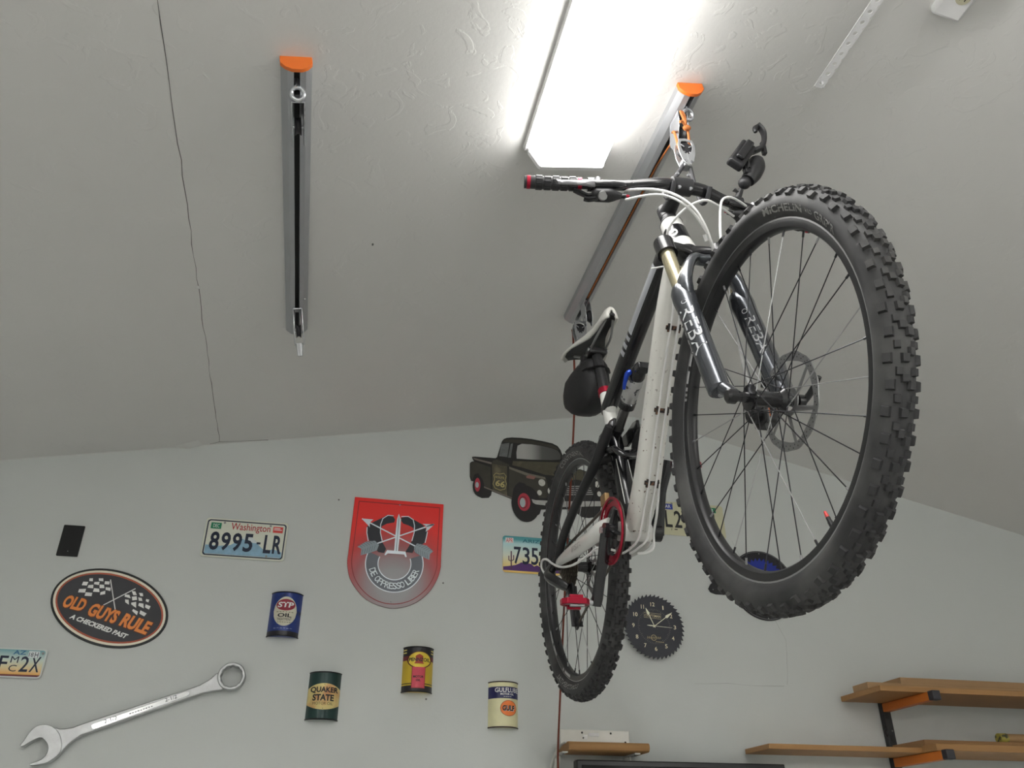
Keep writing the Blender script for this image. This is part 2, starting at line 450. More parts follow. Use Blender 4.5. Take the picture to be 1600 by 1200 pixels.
# open drywall seams and flaked paint
def seam(name, pts, wid, parent, mat, rough=0.004):
    """thin jagged sliver following points; pts are 3-D and lie on the surface"""
    rnd = random.Random(3); out = []
    for a, b in zip(pts, pts[1:]):
        a, b = Vector(a), Vector(b); n = max(2, int((b - a).length / 0.05))
        out += [a.lerp(b, i / n) for i in range(n)]
    out.append(Vector(pts[-1]))
    mb = MB(); vs = []
    for i, p in enumerate(out):
        t = (out[min(i + 1, len(out) - 1)] - out[max(i - 1, 0)]).normalized()
        nrm = Vector((KL, 0, -1)).normalized() if parent is ceiling else Vector((0, -1, 0))
        s = t.cross(nrm); w = wid * rnd.uniform(0.4, 1.2); j = rnd.uniform(-rough, rough)
        vs += [p + s * (j + w / 2) + nrm * 0.0006, p + s * (j - w / 2) + nrm * 0.0006]
    mb.add(vs, [(2 * i, 2 * i + 2, 2 * i + 3, 2 * i + 1) for i in range(len(out) - 1)])
    return mb.build(name, mat, parent, smooth=False)
cz = lambda x, y: (x, y, ceil_z(x))
seam('seam_crack', [cz(-0.447, 0.2), cz(-0.447, 1.16), cz(-0.452, 1.6), cz(-0.463, 2.13), cz(-0.474, 2.7), cz(-0.483, 3.18)], 0.0020, ceiling, m_crack, 0.002)
seam('seam_crack', [cz(-0.52, 3.193), cz(-0.483, 3.18), cz(-0.30, 3.196)], 0.004, ceiling, m_crack, 0.001)
wc = lambda x, z: (x, WALL_Y, z)
seam('seam_crack', [wc(1.70, 2.70), wc(1.80, 2.47), wc(1.884, 2.287), wc(1.872, 2.19), wc(1.858, 2.108)], 0.0014, wall_back, m_hair, 0.001)
seam('seam_crack', [wc(1.455, 2.097), wc(1.60, 2.103), wc(1.72, 2.098), wc(1.843, 2.102)], 0.0016, wall_back, m_hair, 0.001)
MB().add([cz(-0.66, 3.197), cz(-0.56, 3.150), cz(-0.545, 3.196), (-0.60, 3.196, ceil_z(-0.6) - 0.012)], [(0, 1, 3), (1, 2, 3)]).build('paint_flake', m_paint, ceiling)
mb = MB()
for x, y, r in ((1.19, 1.52, 0.006), (0.02, 1.93, 0.004)):
    mb2 = MB().sphere((x, y, ceil_z(x)), r, 10, (0.8, 1.5, 0.35)); mb2.build('nail_hole', m_crack, ceiling)
MB().sphere((-0.463, 2.12, ceil_z(-0.463)), 0.008, 10, (0.8, 1.0, 0.5)).build('paint_drip', m_paint, ceiling)
for x, z in ((0.006, 2.745), (0.44, 2.435), (0.395, 2.003), (-0.155, 2.245)):
    MB().sphere((x, WALL_Y, z), 0.0035, 8, (1, 0.4, 1)).build('nail_hole', m_crack, wall_back)

# ------------------------------------------------------------------ tube lights
m_white_metal = M('white_enamel', (0.80, 0.80, 0.80), rough=0.35, var=0.02)
m_lens = M('lit_diffuser', (1.0, 0.985, 0.96), rough=0.5, var=0.0, emit=LAMP_STRENGTH)
def slope_rot(x):
    return (0, -math.atan(KL if x < RIDGE_X else KR), 0)
def tube_light(label, x, y, L=1.22, group=None):
    t = thing('ceiling_tube_light', label, 'ceiling light', (x, y, ceil_z(x)), slope_rot(x), group)
    MB().box((0, 0, -0.008), (0.228, L, 0.016)).build('housing', m_white_metal, t, bevel=0.002)
    prof = [(-0.103, -0.012), (-0.104, -0.028), (-0.088, -0.074), (-0.082, -0.080), (0.082, -0.080), (0.088, -0.074), (0.104, -0.028), (0.103, -0.012)]
    MB().prism(prof, (0, 0, 0), X3, Z3, Y3, -L / 2 + 0.012, L / 2 - 0.012).build('diffuser', m_lens, t, smooth=False, label='bright lit white lens')
    for s in (-1, 1):
        MB().prism([(a * 1.02, b * 1.02 if b < -0.02 else b) for a, b in prof], (0, s * (L / 2 - 0.006), 0), X3, Z3, Y3, -0.006, 0.006).build('end_cap', m_white_metal, t)
    return t
tube_light('long white tube light glowing on the ceiling above the bike', 0.483, 0.918)
m_tube = M('lit_tube', (1.0, 0.98, 0.94), rough=0.5, var=0.0, emit=STAND_IN_STRENGTH)
def stand_in_light(label, x, y, z):  # added out-of-view stand-in for other lamps, hung low to brighten the ceiling
    t = thing('stand_in_tube_light', label, 'stand-in light', (x, y, z), (0, 0, 0), 'stand-in tube lights behind the camera')
    MB().box((0, 0, 0.03), (0.075, 1.22, 0.05)).build('housing', m_white_metal, t, bevel=0.004)
    for s in (-1, 1):
        MB().tube([(s * 0.06, -0.59, 0.012), (s * 0.06, 0.59, 0.012)], 0.016, 14).build('fluorescent_tube', m_tube, t)
        MB().box((0, s * 0.6, 0.012), (0.16, 0.02, 0.04)).build('tube_holder', m_white_metal, t)
        MB().tube([(0, s * 0.45, 0.05), (0, s * 0.45, ceil_z(x) - z)], 0.003, 6).build('chain', m_screw_dark, t)
m_screw_dark = M('chain_zinc', (0.4, 0.4, 0.4), rough=0.4, metal=0.7)
WHERE = ('left of the camera', 'straight behind the camera', 'right of the camera', 'furthest back')
for (x, y, z), w in zip(STAND_IN_LAMPS, WHERE):
    stand_in_light('added stand-in twin-tube light on chains ' + w + ', out of the frame', x, y, z)

# perforated strip and power strip by the ridge, small bracket at the right edge
m_strip = M('galvanised_white', (0.80, 0.80, 0.81), rough=0.6)
t = thing('perforated_strip', 'white perforated metal strip hanging beside the ridge at the top', 'metal strip', (1.085, 0.92, ceil_z(1.085) - 0.035))
mb = MB(); W2 = 0.016
def strip_with_holes(mb, y0, y1, pitch, w, hr, zt):
    n = int((y1 - y0) / pitch); N = 12
    for i in range(n):
        yc = y1 - pitch * (i + 0.5)
        out = [];
        for k in range(N):
            a = 2 * PI * k / N; d = max(abs(cos(a)) / (w), abs(sin(a)) / (pitch / 2))
            out.append((cos(a) / d, sin(a) / d))
        inn = [(hr * cos(2 * PI * k / N), hr * sin(2 * PI * k / N)) for k in range(N)]
        for z in (0, zt):
            vs = [(a, yc + b, z) for a, b in out + inn]
            mb.add(vs, [(k, (k + 1) % N, N + (k + 1) % N, N + k) for k in range(N)])
        vs = [(a, yc + b, 0) for a, b in inn] + [(a, yc + b, zt) for a, b in inn]
        mb.add(vs, [(k, (k + 1) % N, N + (k + 1) % N, N + k) for k in range(N)])
    ys, ye = y1 - n * pitch, y1
    for x in (-w, w):
        mb.add([(x, ys, 0), (x, ye, 0), (x, ye, zt), (x, ys, zt)], [(0, 1, 2, 3)])
    for y in (ys, ye):
        mb.add([(-w, y, 0), (w, y, 0), (w, y, zt), (-w, y, zt)], [(0, 1, 2, 3)])
strip_with_holes(mb, -0.5, 0.345, 0.030, 0.0135, 0.0056, 0.002)
mb.build('perforated_web', m_strip, t, smooth=False)
for yy in (0.335, -0.30): MB().box((0.011, yy, 0.017), (0.002, 0.012, 0.036)).build('hanger_tab', m_strip, t)

m_plug = M('ivory_socket', (0.52, 0.50, 0.36), rough=0.5)
m_dark = M('dark_slot', (0.02, 0.02, 0.02), rough=0.6)
px = 1.295
t = thing('power_strip', 'white power strip with ivory sockets on the ceiling, top right', 'power strip', (px, 0.51, ceil_z(px)), slope_rot(px))
MB().box((0, 0, -0.022), (0.075, 1.05, 0.044)).build('housing', M('power_strip_white', (0.78, 0.78, 0.78), rough=0.3), t, bevel=0.008)
for k in range(8):
    yk = 0.465 - k * 0.13
    so = MB().lathe([(0.0, 0.0), (0.017, 0.0), (0.017, 0.003), (0.0, 0.003)], (0.006, yk, -0.0435), (0, 0, -1), 16).build('socket', m_plug, t)
    mb = MB()
    for dx in (-0.006, 0.006): mb.box((0.006 + dx, yk + 0.003, -0.0468), (0.002, 0.007, 0.001))
    mb.lathe([(0.0, 0), (0.0025, 0), (0.0025, 0.001), (0, 0.001)], (0.006, yk - 0.007, -0.0463), (0, 0, -1), 8)
    mb.build('socket_slots', m_dark, so, smooth=False)
MB().box((0.0395, 0, -0.012), (0.002, 1.06, 0.004)).build('mounting_lip', m_white_metal, t)
bx = 1.66
t = thing('ceiling_bracket', 'small pale bracket end on the ceiling at the right edge', 'bracket', (bx, 1.16, ceil_z(bx)), slope_rot(bx))
MB().box((0, 0, -0.006), (0.03, 0.11, 0.012)).build('plate', m_strip, t, bevel=0.002)
MB().sphere((0, 0.035, -0.012), 0.004, 10).build('screw', m_dark, t)

# ------------------------------------------------------------------ things on the back wall
def wall_thing(name, label, cat, x, z, group=None):
    return thing(name, label, cat, (x, WALL_Y, z), (0, 0, 0), group)
m_black_print = M('print_black', seen(22, 23, 26), rough=0.45, var=0.1)
m_white_print = M('print_white', seen(205, 205, 200), rough=0.45)
m_screw = M('screw_steel', (0.35, 0.35, 0.35), rough=0.35, metal=0.8)

# blank black plate
t = wall_thing('wall_plate', 'small blank black plate above the oval sign', 'plate', -0.931, 2.503)
slab(rrect(0.072, 0.116, 0.003), 0.0, 0.006).build('plate', M('black_plastic', seen(16, 17, 18), rough=0.3), t, bevel=0.001)
MB().sphere((0, -0.006, -0.04), 0.002, 8).build('screw', m_screw, t)

# licence plates
m_navy = M('plate_navy', seen(18, 28, 48), rough=0.4)
def plate(label, x, z, mat, w=0.3048, h=0.1524, tilt=0.0, frame=None):
    t = wall_thing('license_plate', label, 'license plate', x, z)
    t.rotation_euler = (0, tilt, 0)
    b = slab(rrect(w, h, 0.012), 0.004, 0.0055).build('plate', mat, t, bevel=0.0006)
    return t, b
def plate_text(t, mat, items, name='lettering', y=0.0062):
    mb = MB()
    for (s, x, z, w, h, bold, *rest) in items:
        flat_text(mb, s, x, z, w, h, y, bold, *(rest or []))
    return mb.build(name, mat, t, smooth=False)

m = M('washington_plate', seen(186, 188, 176), rough=0.4)
t, b = plate('white license plate with red Washington and 8995-LR', -0.326, 2.553, m)
ln = MB(); ring(ln, rrect(0.292, 0.140, 0.011), rrect(0.283, 0.131, 0.009), 0.0061); ln.build('border', m_navy, t, smooth=False)
mt = MB()
flat(mt, [(-0.14, -0.064), (0.14, -0.064), (0.14, -0.042), (0.105, -0.030), (0.085, -0.045), (0.06, -0.026), (0.035, 0.0), (0.022, 0.012), (0.012, 0.006), (0.0, 0.014), (-0.015, -0.004), (-0.03, -0.012), (-0.05, -0.026), (-0.09, -0.032), (-0.14, -0.03)], 0.0059)
mt.build('mountain_print', M('mountain_blue', seen(120, 152, 172), rough=0.4, var=0.25, scale=60), t, smooth=False)
sn = MB(); flat(sn, [(0.022, 0.012), (0.012, 0.006), (0.0, 0.014), (-0.01, 0.002), (0.004, -0.006), (0.012, -0.002), (0.03, -0.012), (0.045, -0.012), (0.035, 0.0)], 0.0060); sn.build('snow_print', M('snow_print', seen(180, 186, 186)), t, smooth=False)
plate_text(t, m_navy, [('8', -0.127, -0.049, 0.034, 0.072, 0.026), ('9', -0.086, -0.049, 0.034, 0.072, 0.026), ('9', -0.045, -0.049, 0.034, 0.072, 0.026), ('5', -0.004, -0.049, 0.034, 0.072, 0.026), ('-', 0.044, -0.016, 0.014, 0.008, 0.0), ('L', 0.071, -0.049, 0.027, 0.072, 0.026), ('R', 0.104, -0.049, 0.033, 0.072, 0.026)])
plate_text(t, M('washington_red', seen(150, 32, 38)), [('Washington', -0.058, 0.026, 0.145, 0.036, 0.006)], 'state_name')
st = MB(); flat(st, [(-0.132, 0.034), (-0.094, 0.034), (-0.094, 0.058), (-0.132, 0.058)], 0.0062); o = st.build('month_sticker', M('sticker_green', seen(18, 110, 76)), t, smooth=False)
plate_text(o, m_white_print, [('DEC', -0.124, 0.039, 0.023, 0.014, 0.0)], 'sticker_text', 0.0065)
st = MB(); flat(st, [(0.097, 0.034), (0.134, 0.034), (0.134, 0.058), (0.097, 0.058)], 0.0062); o = st.build('year_sticker', M('sticker_red', seen(186, 62, 56)), t, smooth=False)
st = MB(); flat(st, [(0.101, 0.044), (0.130, 0.044), (0.130, 0.047), (0.101, 0.047)], 0.0065); flat(st, [(0.101, 0.050), (0.124, 0.050), (0.124, 0.053), (0.101, 0.053)], 0.0065); st.build('sticker_text', m_white_print, o, smooth=False)
for sx, sz in ((-0.084, 0.060), (0.086, 0.060), (0.086, -0.060)):
    MB().lathe([(0.0, 0), (0.0045, 0), (0.0035, 0.002), (0, 0.0025)], (sx, -0.0055, sz), (0, -1, 0), 12).build('bolt', m_screw, t)

m = M('arizona_sky', seen(128, 168, 172), rough=0.4)
t, b = plate('teal desert license plate reading 735 with a cactus', 0.829, 2.570, m)
nt = m.node_tree
def gradient(m, axis, stops):
    """flat printed colour bands along one object axis: stops = [(pos, colour)]"""
    nt = m.node_tree; b = nt.nodes['Principled BSDF']
    tc = nt.nodes.new('ShaderNodeTexCoord'); sx = nt.nodes.new('ShaderNodeSeparateXYZ'); nt.links.new(tc.outputs['Object'], sx.inputs['Vector'])
    lo, hi = stops[0][0], stops[-1][0]
    r = nt.nodes.new('ShaderNodeMapRange'); r.inputs['From Min'].default_value = lo; r.inputs['From Max'].default_value = hi
    nt.links.new(sx.outputs[axis], r.inputs['Value'])
    cr = nt.nodes.new('ShaderNodeValToRGB'); nt.links.new(r.outputs['Result'], cr.inputs['Fac'])
    e = cr.color_ramp.elements
    while len(e) < len(stops): e.new(0.5)
    for el, (p, c) in zip(e, stops):
        el.position = (p - lo) / (hi - lo); el.color = tuple(c) + (1,)
    nt.links.new(cr.outputs['Color'], b.inputs['Base Color'])
    return m
gradient(m, 2, [(-0.076, seen(205, 170, 90)), (-0.04, seen(206, 186, 130)), (-0.005, seen(192, 196, 184)), (0.045, seen(160, 190, 192)), (0.062, seen(72, 140, 146)), (0.076, seen(64, 130, 138))])
pu = MB()
flat(pu, [(-0.150, -0.068), (0.150, -0.068), (0.150, -0.052), (0.11, -0.048), (0.08, -0.054), (0.04, -0.048), (0.01, -0.050), (-0.010, -0.040), (-0.022, -0.046), (-0.034, -0.036), (-0.046, -0.034), (-0.062, -0.036), (-0.075, -0.032), (-0.085, -0.038), (-0.10, -0.045), (-0.125, -0.050), (-0.15, -0.054)], 0.0060)
pu.build('mesa_print', M('mesa_purple', seen(74, 40, 98)), t, smooth=False)
cac = MB()
stroke(cac, [(-0.117, -0.062), (-0.117, 0.012)], 0.005, 0.0061); stroke(cac, [(-0.127, -0.008), (-0.127, -0.026), (-0.117, -0.030)], 0.004, 0.0061); stroke(cac, [(-0.107, -0.004), (-0.107, -0.024), (-0.117, -0.028)], 0.004, 0.0061)
cac.build('cactus_print', M('cactus_brown', seen(74, 46, 64)), t, smooth=False)
plate_text(t, m_navy, [('7', -0.106, -0.040, 0.030, 0.072, 0.012), ('3', -0.070, -0.040, 0.030, 0.072, 0.012), ('5', -0.034, -0.040, 0.030, 0.072, 0.012), ('-', 0.004, -0.008, 0.012, 0.008, 0.0)])
plate_text(t, M('arizona_teal', seen(34, 92, 108)), [('ARIZONA', -0.070, 0.052, 0.150, 0.014, 0.01)], 'state_name')
st = MB(); flat(st, [(-0.141, 0.046), (-0.108, 0.046), (-0.108, 0.068), (-0.141, 0.068)], 0.0060); o = st.build('month_sticker', M('sticker_white', seen(196, 196, 196)), t, smooth=False)
plate_text(o, M('apr_red', seen(170, 36, 40)), [('APR', -0.139, 0.048, 0.029, 0.018, 0.0)], 'sticker_text', 0.0064)

m = M('cream_plate', seen(170, 168, 142), rough=0.45)
t, b = plate('cream license plate with black L2 half hidden by the front tire', 1.520, 2.781, m)
m_pk = M('plate_black', seen(26, 26, 28))
plate_text(t, m_pk, [('L', -0.125, -0.042, 0.032, 0.078, 0.016), ('2', -0.083, -0.042, 0.034, 0.078, 0.016), ('T', -0.104, -0.056, 0.010, 0.008, 0), ('-', -0.086, -0.052, 0.014, 0.004, 0)])
plate_text(t, m_pk, [('1', 0.090, -0.042, 0.018, 0.078, 0.02)])
st = MB(); flat(st, [(-0.140, 0.040), (-0.085, 0.040), (-0.085, 0.066), (-0.140, 0.066)], 0.0060); o = st.build('month_sticker', M('sticker_blue', seen(40, 54, 130)), t, smooth=False)
plate_text(o, m_white_print, [('MAR', -0.134, 0.046, 0.040, 0.015, 0.01)], 'sticker_text', 0.0064)
st = MB(); flat(st, [(0.070, 0.040), (0.118, 0.040), (0.118, 0.064), (0.070, 0.064)], 0.0060); o = st.build('year_sticker', M('sticker_dark_green', seen(30, 110, 74)), t, smooth=False)
plate_text(o, m_white_print, [('12', 0.082, 0.045, 0.024, 0.014, 0.0)], 'sticker_text', 0.0064)
for sx in (-0.088, 0.065):
    MB().lathe([(0.0, 0), (0.005, 0), (0.0035, 0.0025), (0, 0.003)], (sx, -0.0055, 0.068 if sx < 0 else 0.069), (0, -1, 0), 12).build('bolt', m_screw, t)

m = M('motorcycle_plate', seen(150, 170, 170), rough=0.4)
t, b = plate('small teal and orange motorcycle license plate cut off by the left edge', -1.003, 2.070, m, 0.190, 0.096)
gradient(m, 2, [(-0.048, seen(90, 30, 36)), (-0.038, seen(92, 34, 40)), (-0.036, seen(206, 152, 84)), (-0.016, seen(196, 180, 140)), (0.012, seen(178, 190, 182)), (0.046, seen(86, 140, 150))])
plate_text(t, m_navy, [('F', -0.046, -0.028, 0.026, 0.050, 0.01), ('2', 0.020, -0.028, 0.027, 0.050, 0.01), ('X', 0.052, -0.028, 0.030, 0.050, 0.01), ('M', -0.012, 0.0, 0.024, 0.021, 0.0), ('C', -0.012, -0.028, 0.024, 0.021, 0.0)])
plate_text(t, M('az_blue', seen(40, 92, 128)), [('AZ', -0.010, 0.027, 0.040, 0.014, 0.02)], 'state_name')
st = MB(); flat(st, [(0.038, 0.018), (0.072, 0.018), (0.072, 0.040), (0.038, 0.040)], 0.0066); o = st.build('year_sticker', M('sticker_white2', seen(190, 196, 196)), t, smooth=False)
plate_text(o, m_navy, [('18', 0.040, 0.021, 0.014, 0.014, 0.0), ('H', 0.058, 0.019, 0.011, 0.018, 0.0)], 'sticker_text', 0.0070)
ln = MB(); ring(ln, rrect(0.190, 0.096, 0.012), rrect(0.180, 0.086, 0.009), 0.0061); ln.build('border', M('plate_rim_pale', seen(180, 184, 182)), t, smooth=False)
MB().lathe([(0.0, 0), (0.0045, 0), (0.0035, 0.0025), (0, 0.003)], (0.082, -0.0055, 0.034), (0, -1, 0), 12).build('bolt', m_screw, t)

# oval sign
t = wall_thing('oval_sign', 'black oval sign reading OLD GUYS RULE with crossed chequered flags', 'sign', -0.745, 2.27)
TL = rad(-16.2); A, B = 0.205, 0.131
slab(ellipse(0, 0, A, B, 64, TL), 0.0, 0.006).build('panel', M('oval_black', seen(22, 26, 26), rough=0.4), t, bevel=0.001)
e = lambda d: ellipse(0, 0, A - d, B - d, 64, TL)
rg = MB(); ring(rg, e(0.008), e(0.017), 0.0066); rg.build('cream_band', M('oval_cream', seen(206, 196, 180)), t, smooth=False)
rg = MB(); ring(rg, e(0.016), e(0.022), 0.0068); rg.build('rust_band', M('oval_rust', seen(150, 72, 50), var=0.2, scale=20), t, smooth=False)
rg = MB(); flat(rg, e(0.0215), 0.0067); rg.build('field', M('oval_charcoal', seen(52, 52, 56), var=0.15, scale=14), t, smooth=False)
mm = lambda pts: [(x / 1000, z / 1000) for x, z in pts]
for k in range(24): fl = MB(); flat(fl, mm(OVAL['sq%d' % k]), 0.0074); fl.build('flag_square', m_white_print, t, smooth=False)
m_po = M('pole_white', seen(190, 190, 190))
for k in '12': po = MB(); stroke(po, mm(OVAL['pole' + k]), 0.0035, 0.0075 + 0.0001 * int(k)); po.build('flag_pole', m_po, t, smooth=False)
m_or = M('sign_orange', seen(208, 122, 62), var=0.12, scale=50); m_orb = M('sign_orange_edge', seen(96, 40, 22))
for mt_, bo, y in ((m_orb, 0.075, 0.0072), (m_or, 0.045, 0.0078)):
    lt = MB(); g = 0.0022 if mt_ is m_orb else 0.0
    for s, x, z, w, h, a in (('OLD', -0.160, -0.006, 0.074, 0.045, -11), ('GUYS', -0.073, -0.030, 0.102, 0.047, -15), ('RULE', 0.041, -0.060, 0.100, 0.047, -17)):
        flat_text(lt, s, x - g, z - g, w + 2 * g, h + 2 * g, y, bo, rad(a), 0.10)
    lt.build('lettering' if mt_ is m_or else 'lettering_outline', mt_, t, smooth=False)
lt = MB(); flat_text(lt, 'A CHECKERED PAST', -0.124, -0.044, 0.207, 0.017, 0.0075, 0.045, rad(-17.2), 0.25); lt.build('motto', m_white_print, t, smooth=False)

# crest shield
t = wall_thing('crest_sign', 'red shield-shaped metal sign with crossed arrows and a dagger', 'sign', 0.247, 2.55)
m_sh = M('shield_print', seen(190, 40, 36), rough=0.34, metal=0.1, var=0.04)
nt = m_sh.node_tree; bs = nt.nodes['Principled BSDF']; tc = nt.nodes.new('ShaderNodeTexCoord')
gr = nt.nodes.new('ShaderNodeVectorMath'); gr.operation = 'DISTANCE'; gr.inputs[1].default_value = (0.0, 0.0, -0.135)
nt.links.new(tc.outputs['Object'], gr.inputs[0])
cr = nt.nodes.new('ShaderNodeValToRGB'); nt.links.new(gr.outputs['Value'], cr.inputs['Fac'])
el = cr.color_ramp.elements
el[0].position = 0.06; el[0].color = seen(122, 121, 123) + (1,); el[1].position = 0.27; el[1].color = seen(196, 36, 32) + (1,)
k = el.new(0.105); k.color = seen(122, 106, 108) + (1,)
k = el.new(0.155); k.color = seen(132, 70, 72) + (1,)
k = el.new(0.21); k.color = seen(166, 44, 42) + (1,)
nt.links.new(cr.outputs['Color'], bs.inputs['Base Color'])
def round_foot(p):
    lp = lambda a, b, q: (a[0] + (b[0] - a[0]) * q, a[1] + (b[1] - a[1]) * q)
    c = catmull([(a, b, 0) for a, b in [p[1], lp(p[1], p[2], 0.85)] + p[2:] + [lp(p[-1], p[0], 0.15), p[0]]], 4)
    return [p[0], p[1]] + [(v.x, v.y) for v in c[4:-4]]
slab(round_foot(mm(CREST['outline'])), 0.0, 0.006).build('panel', m_sh, t, bevel=0.002)
gb = MB(); P_ = round_foot(mm(CREST['rim_groove'])); ring(gb, P_, [(x * 0.985, z * 0.985) for x, z in P_], 0.0064); gb.build('groove', M('shield_groove', seen(110, 26, 28)), t, smooth=False)
m_rib = M('crest_black', seen(24, 25, 34), rough=0.4); m_silver = M('crest_silver', seen(178, 184, 190), rough=0.35, metal=0.3); m_steelp = M('crest_grey', seen(112, 122, 128), rough=0.35, metal=0.2)
for k in ('rib_l1', 'rib_r1'):
    r_ = MB(); flat(r_, mm(CREST[k]), 0.0068); r_.build('ribbon', m_rib, t, smooth=False)
c0 = CREST['ring_c']; cx_, cz_ = c0[0][0] / 1000, c0[0][1] / 1000
ro = 0.112; ri = 0.064
arc = lambda r, a0, a1, n=40, sz=1.0: [(cx_ + r * cos(rad(a0 + (a1 - a0) * k / n)), cz_ + r * sz * sin(rad(a0 + (a1 - a0) * k / n))) for k in range(n + 1)]
bd = MB(); o1, i1 = arc(ro, 158, 382), arc(ri, 158, 382)
bd.add([(x, -0.0070, z) for x, z in o1 + i1], [(k, k + 1, 42 + k, 41 + k) for k in range(40)]); bd.build('motto_band', M('crest_band', seen(76, 80, 87), rough=0.35, metal=0.2), t, smooth=False)
ed = MB(); stroke(ed, arc(ro, 158, 382), 0.0036, 0.0073); stroke(ed, arc(ri, 158, 382), 0.0036, 0.0073)
for k in ('edge_l', 'edge_r', 'edge_l2', 'edge_r2'): stroke(ed, mm(CREST[k]), 0.0034, 0.0073)
ed.build('silver_edges', m_silver, t, smooth=False)
lt = MB()
word = 'DE OPPRESSO LIBER'
a_s, a_e = 196.0, 348.0
wid = {'I': 0.5, ' ': 0.6}
tot = sum(wid.get(c, 1.0) for c in word); acc = 0
for ch in word:
    w_ = wid.get(ch, 1.0); am = a_s + (a_e - a_s) * (acc + w_ / 2) / tot; acc += w_
    if ch == ' ': continue
    a = rad(am); d = Vector((cos(a), sin(a))); tt = Vector((-d.y, d.x)); cw = 0.0165 * (0.30 if ch == 'I' else 1.0); chh = 0.025
    base = Vector((cx_, cz_)) + d * (0.5 * (ro + ri) + chh / 2)
    def fn(x, y, base=base, d=d, tt=tt, cw=cw, chh=chh):
        p = base + tt * ((x - 0.5) * cw) - d * (y * chh); return (p.x, -0.0078, p.y)
    put_text(lt, ch, fn, 0.012)
lt.build('lettering', M('crest_letters', seen(190, 198, 204)), t, smooth=False)
for n_ in '12':
    ar = MB(); stroke(ar, mm(CREST['arrow' + n_]), 0.005, 0.0078 + 0.0001 * int(n_)); flat(ar, mm(CREST['head' + n_]), 0.0080); ar.build('arrow', m_silver, t, smooth=False)
    fd = MB(); flat(fd, mm(CREST['fl' + n_]), 0.0081); fd.build('fletching', m_steelp, t, smooth=False)
fs_ = MB()
for k, q in (('arrow1', 1), ('arrow2', 1)):
    a, b_ = [Vector(p) / 1000 for p in CREST[k]]; dr = (b_ - a).normalized(); nn = Vector((-dr.y, dr.x))
    for j in range(6):
        c_ = b_ - dr * (0.006 + 0.010 * j)
        for s in (-1, 1): stroke(fs_, [c_ + nn * s * 0.004, c_ + nn * s * 0.022 + dr * 0.012], 0.0012, 0.0084)
fs_.build('feather_lines', M('feather_dark', seen(60, 64, 70)), t, smooth=False)
dg = MB(); flat(dg, mm(CREST['blade']), 0.0086); flat(dg, mm(CREST['guard']), 0.0087); dg.build('dagger', m_silver, t, smooth=False)
dg = MB(); flat(dg, mm(CREST['blade_mid']), 0.0089); dg.build('dagger_ridge', M('blade_dark', seen(96, 106, 112), metal=0.2), t, smooth=False)
for k in ('hole_t', 'hole_b'):
    x, z = CREST[k][0]; MB().sphere((x / 1000, -0.006, z / 1000), 0.003, 8).build('screw', m_screw, t)

# pickup truck cut-out sign
t = wall_thing('truck_sign', 'cut-out metal sign of an old dark pickup truck with 66 on the door', 'sign', 0.80, 2.90)
TR = {k: mm(v) for k, v in TRUCK.items()}
m_body = M('truck_dark', seen(50, 48, 42), rough=0.45, var=0.35, scale=24)
slab(TR['outline'], 0.0, 0.004).build('panel', M('truck_black', seen(28, 27, 27), rough=0.5, var=0.2), t)
def pr(name, keys, mat, y):
    for k in keys:
        b_ = MB(); flat(b_, TR[k], y); b_.build(name, mat, t, smooth=False)
def el3(key): (c, l, u_) = TR[key]; return ellipse(c[0], c[1], math.dist(c, l), math.dist(c, u_), 28)
m_ol = spots(M('truck_olive', seen(66, 63, 50), rough=0.45, var=0.3, scale=30), seen(92, 84, 66), 18, 0.56, 0.7)
pr('roof', ['roof_band'], m_body, 0.0046)  # darker printed band across the roof
pr('side_window', ['side_window', 'vent_window'], M('truck_side_glass', seen(92, 94, 94), var=0.4, scale=50), 0.0047)
g = M('truck_windshield', seen(84, 84, 82), rough=0.3, var=0.3, scale=30)
gradient(g, 0, [(-0.03, seen(150, 150, 148)), (0.0, seen(140, 140, 138)), (0.05, seen(80, 80, 78)), (0.16, seen(62, 62, 60))])
pr('windshield', ['windshield'], g, 0.0047)
pr('hood', ['hood', 'hood_right'], m_ol, 0.0048)
pr('fender', ['fender'], m_body, 0.0049); pr('fender_trim', ['fender_trim'], M('truck_trim', seen(96, 92, 82), var=0.2), 0.0052)
pr('door', ['door'], m_ol, 0.0050); pr('door_panel', ['door_upper'], m_body, 0.0051); pr('bed_side', ['bed_side'], m_body, 0.0050)
m_ = M('truck_rim', seen(100, 92, 86), var=0.2); pr('bed_rim', ['bed_rim'], m_, 0.0053); pr('running_board', ['running_board'], m_, 0.0053)
pr('emblem', ['emblem'], M('truck_emblem', seen(120, 84, 78)), 0.0054)
pr('wheel_arch', ['wheel_arch'], M('arch_black', seen(24, 22, 26)), 0.0054)
m_ = M('grille_black', seen(30, 30, 32)); pr('grille', ['grille'], m_, 0.0050); pr('grille_gap', ['bumper_gap'], m_, 0.0050)  # grille and the gap above the bumper, both printed dark
pr('grille_bar', ['bar%d' % i for i in range(5)], M('grille_chrome', seen(132, 132, 130)), 0.0054)
pr('bumper', ['bumper'], M('bumper_chrome', seen(150, 150, 148), rough=0.3, metal=0.2, var=0.3, scale=30), 0.0056)
m_red = M('wheel_red', seen(150, 44, 58)); m_hub = M('hub_chrome', seen(150, 160, 162)); m_lamp = M('lamp_glass', seen(172, 172, 166), var=0.3, scale=90)
m_ty = M('tire_black', seen(24, 23, 24))
for k, a, b_, dx in (('fw_red', 0.062, 0.082, 0.008), ('rw_red', 0.024, 0.044, 0.004)):
    tyre = MB(); c_ = TR[k][0]; flat(tyre, ellipse(c_[0] + dx, c_[1] - 0.006, a, b_, 32), 0.0055); tyre.build('truck_tire', m_ty, t, smooth=False)
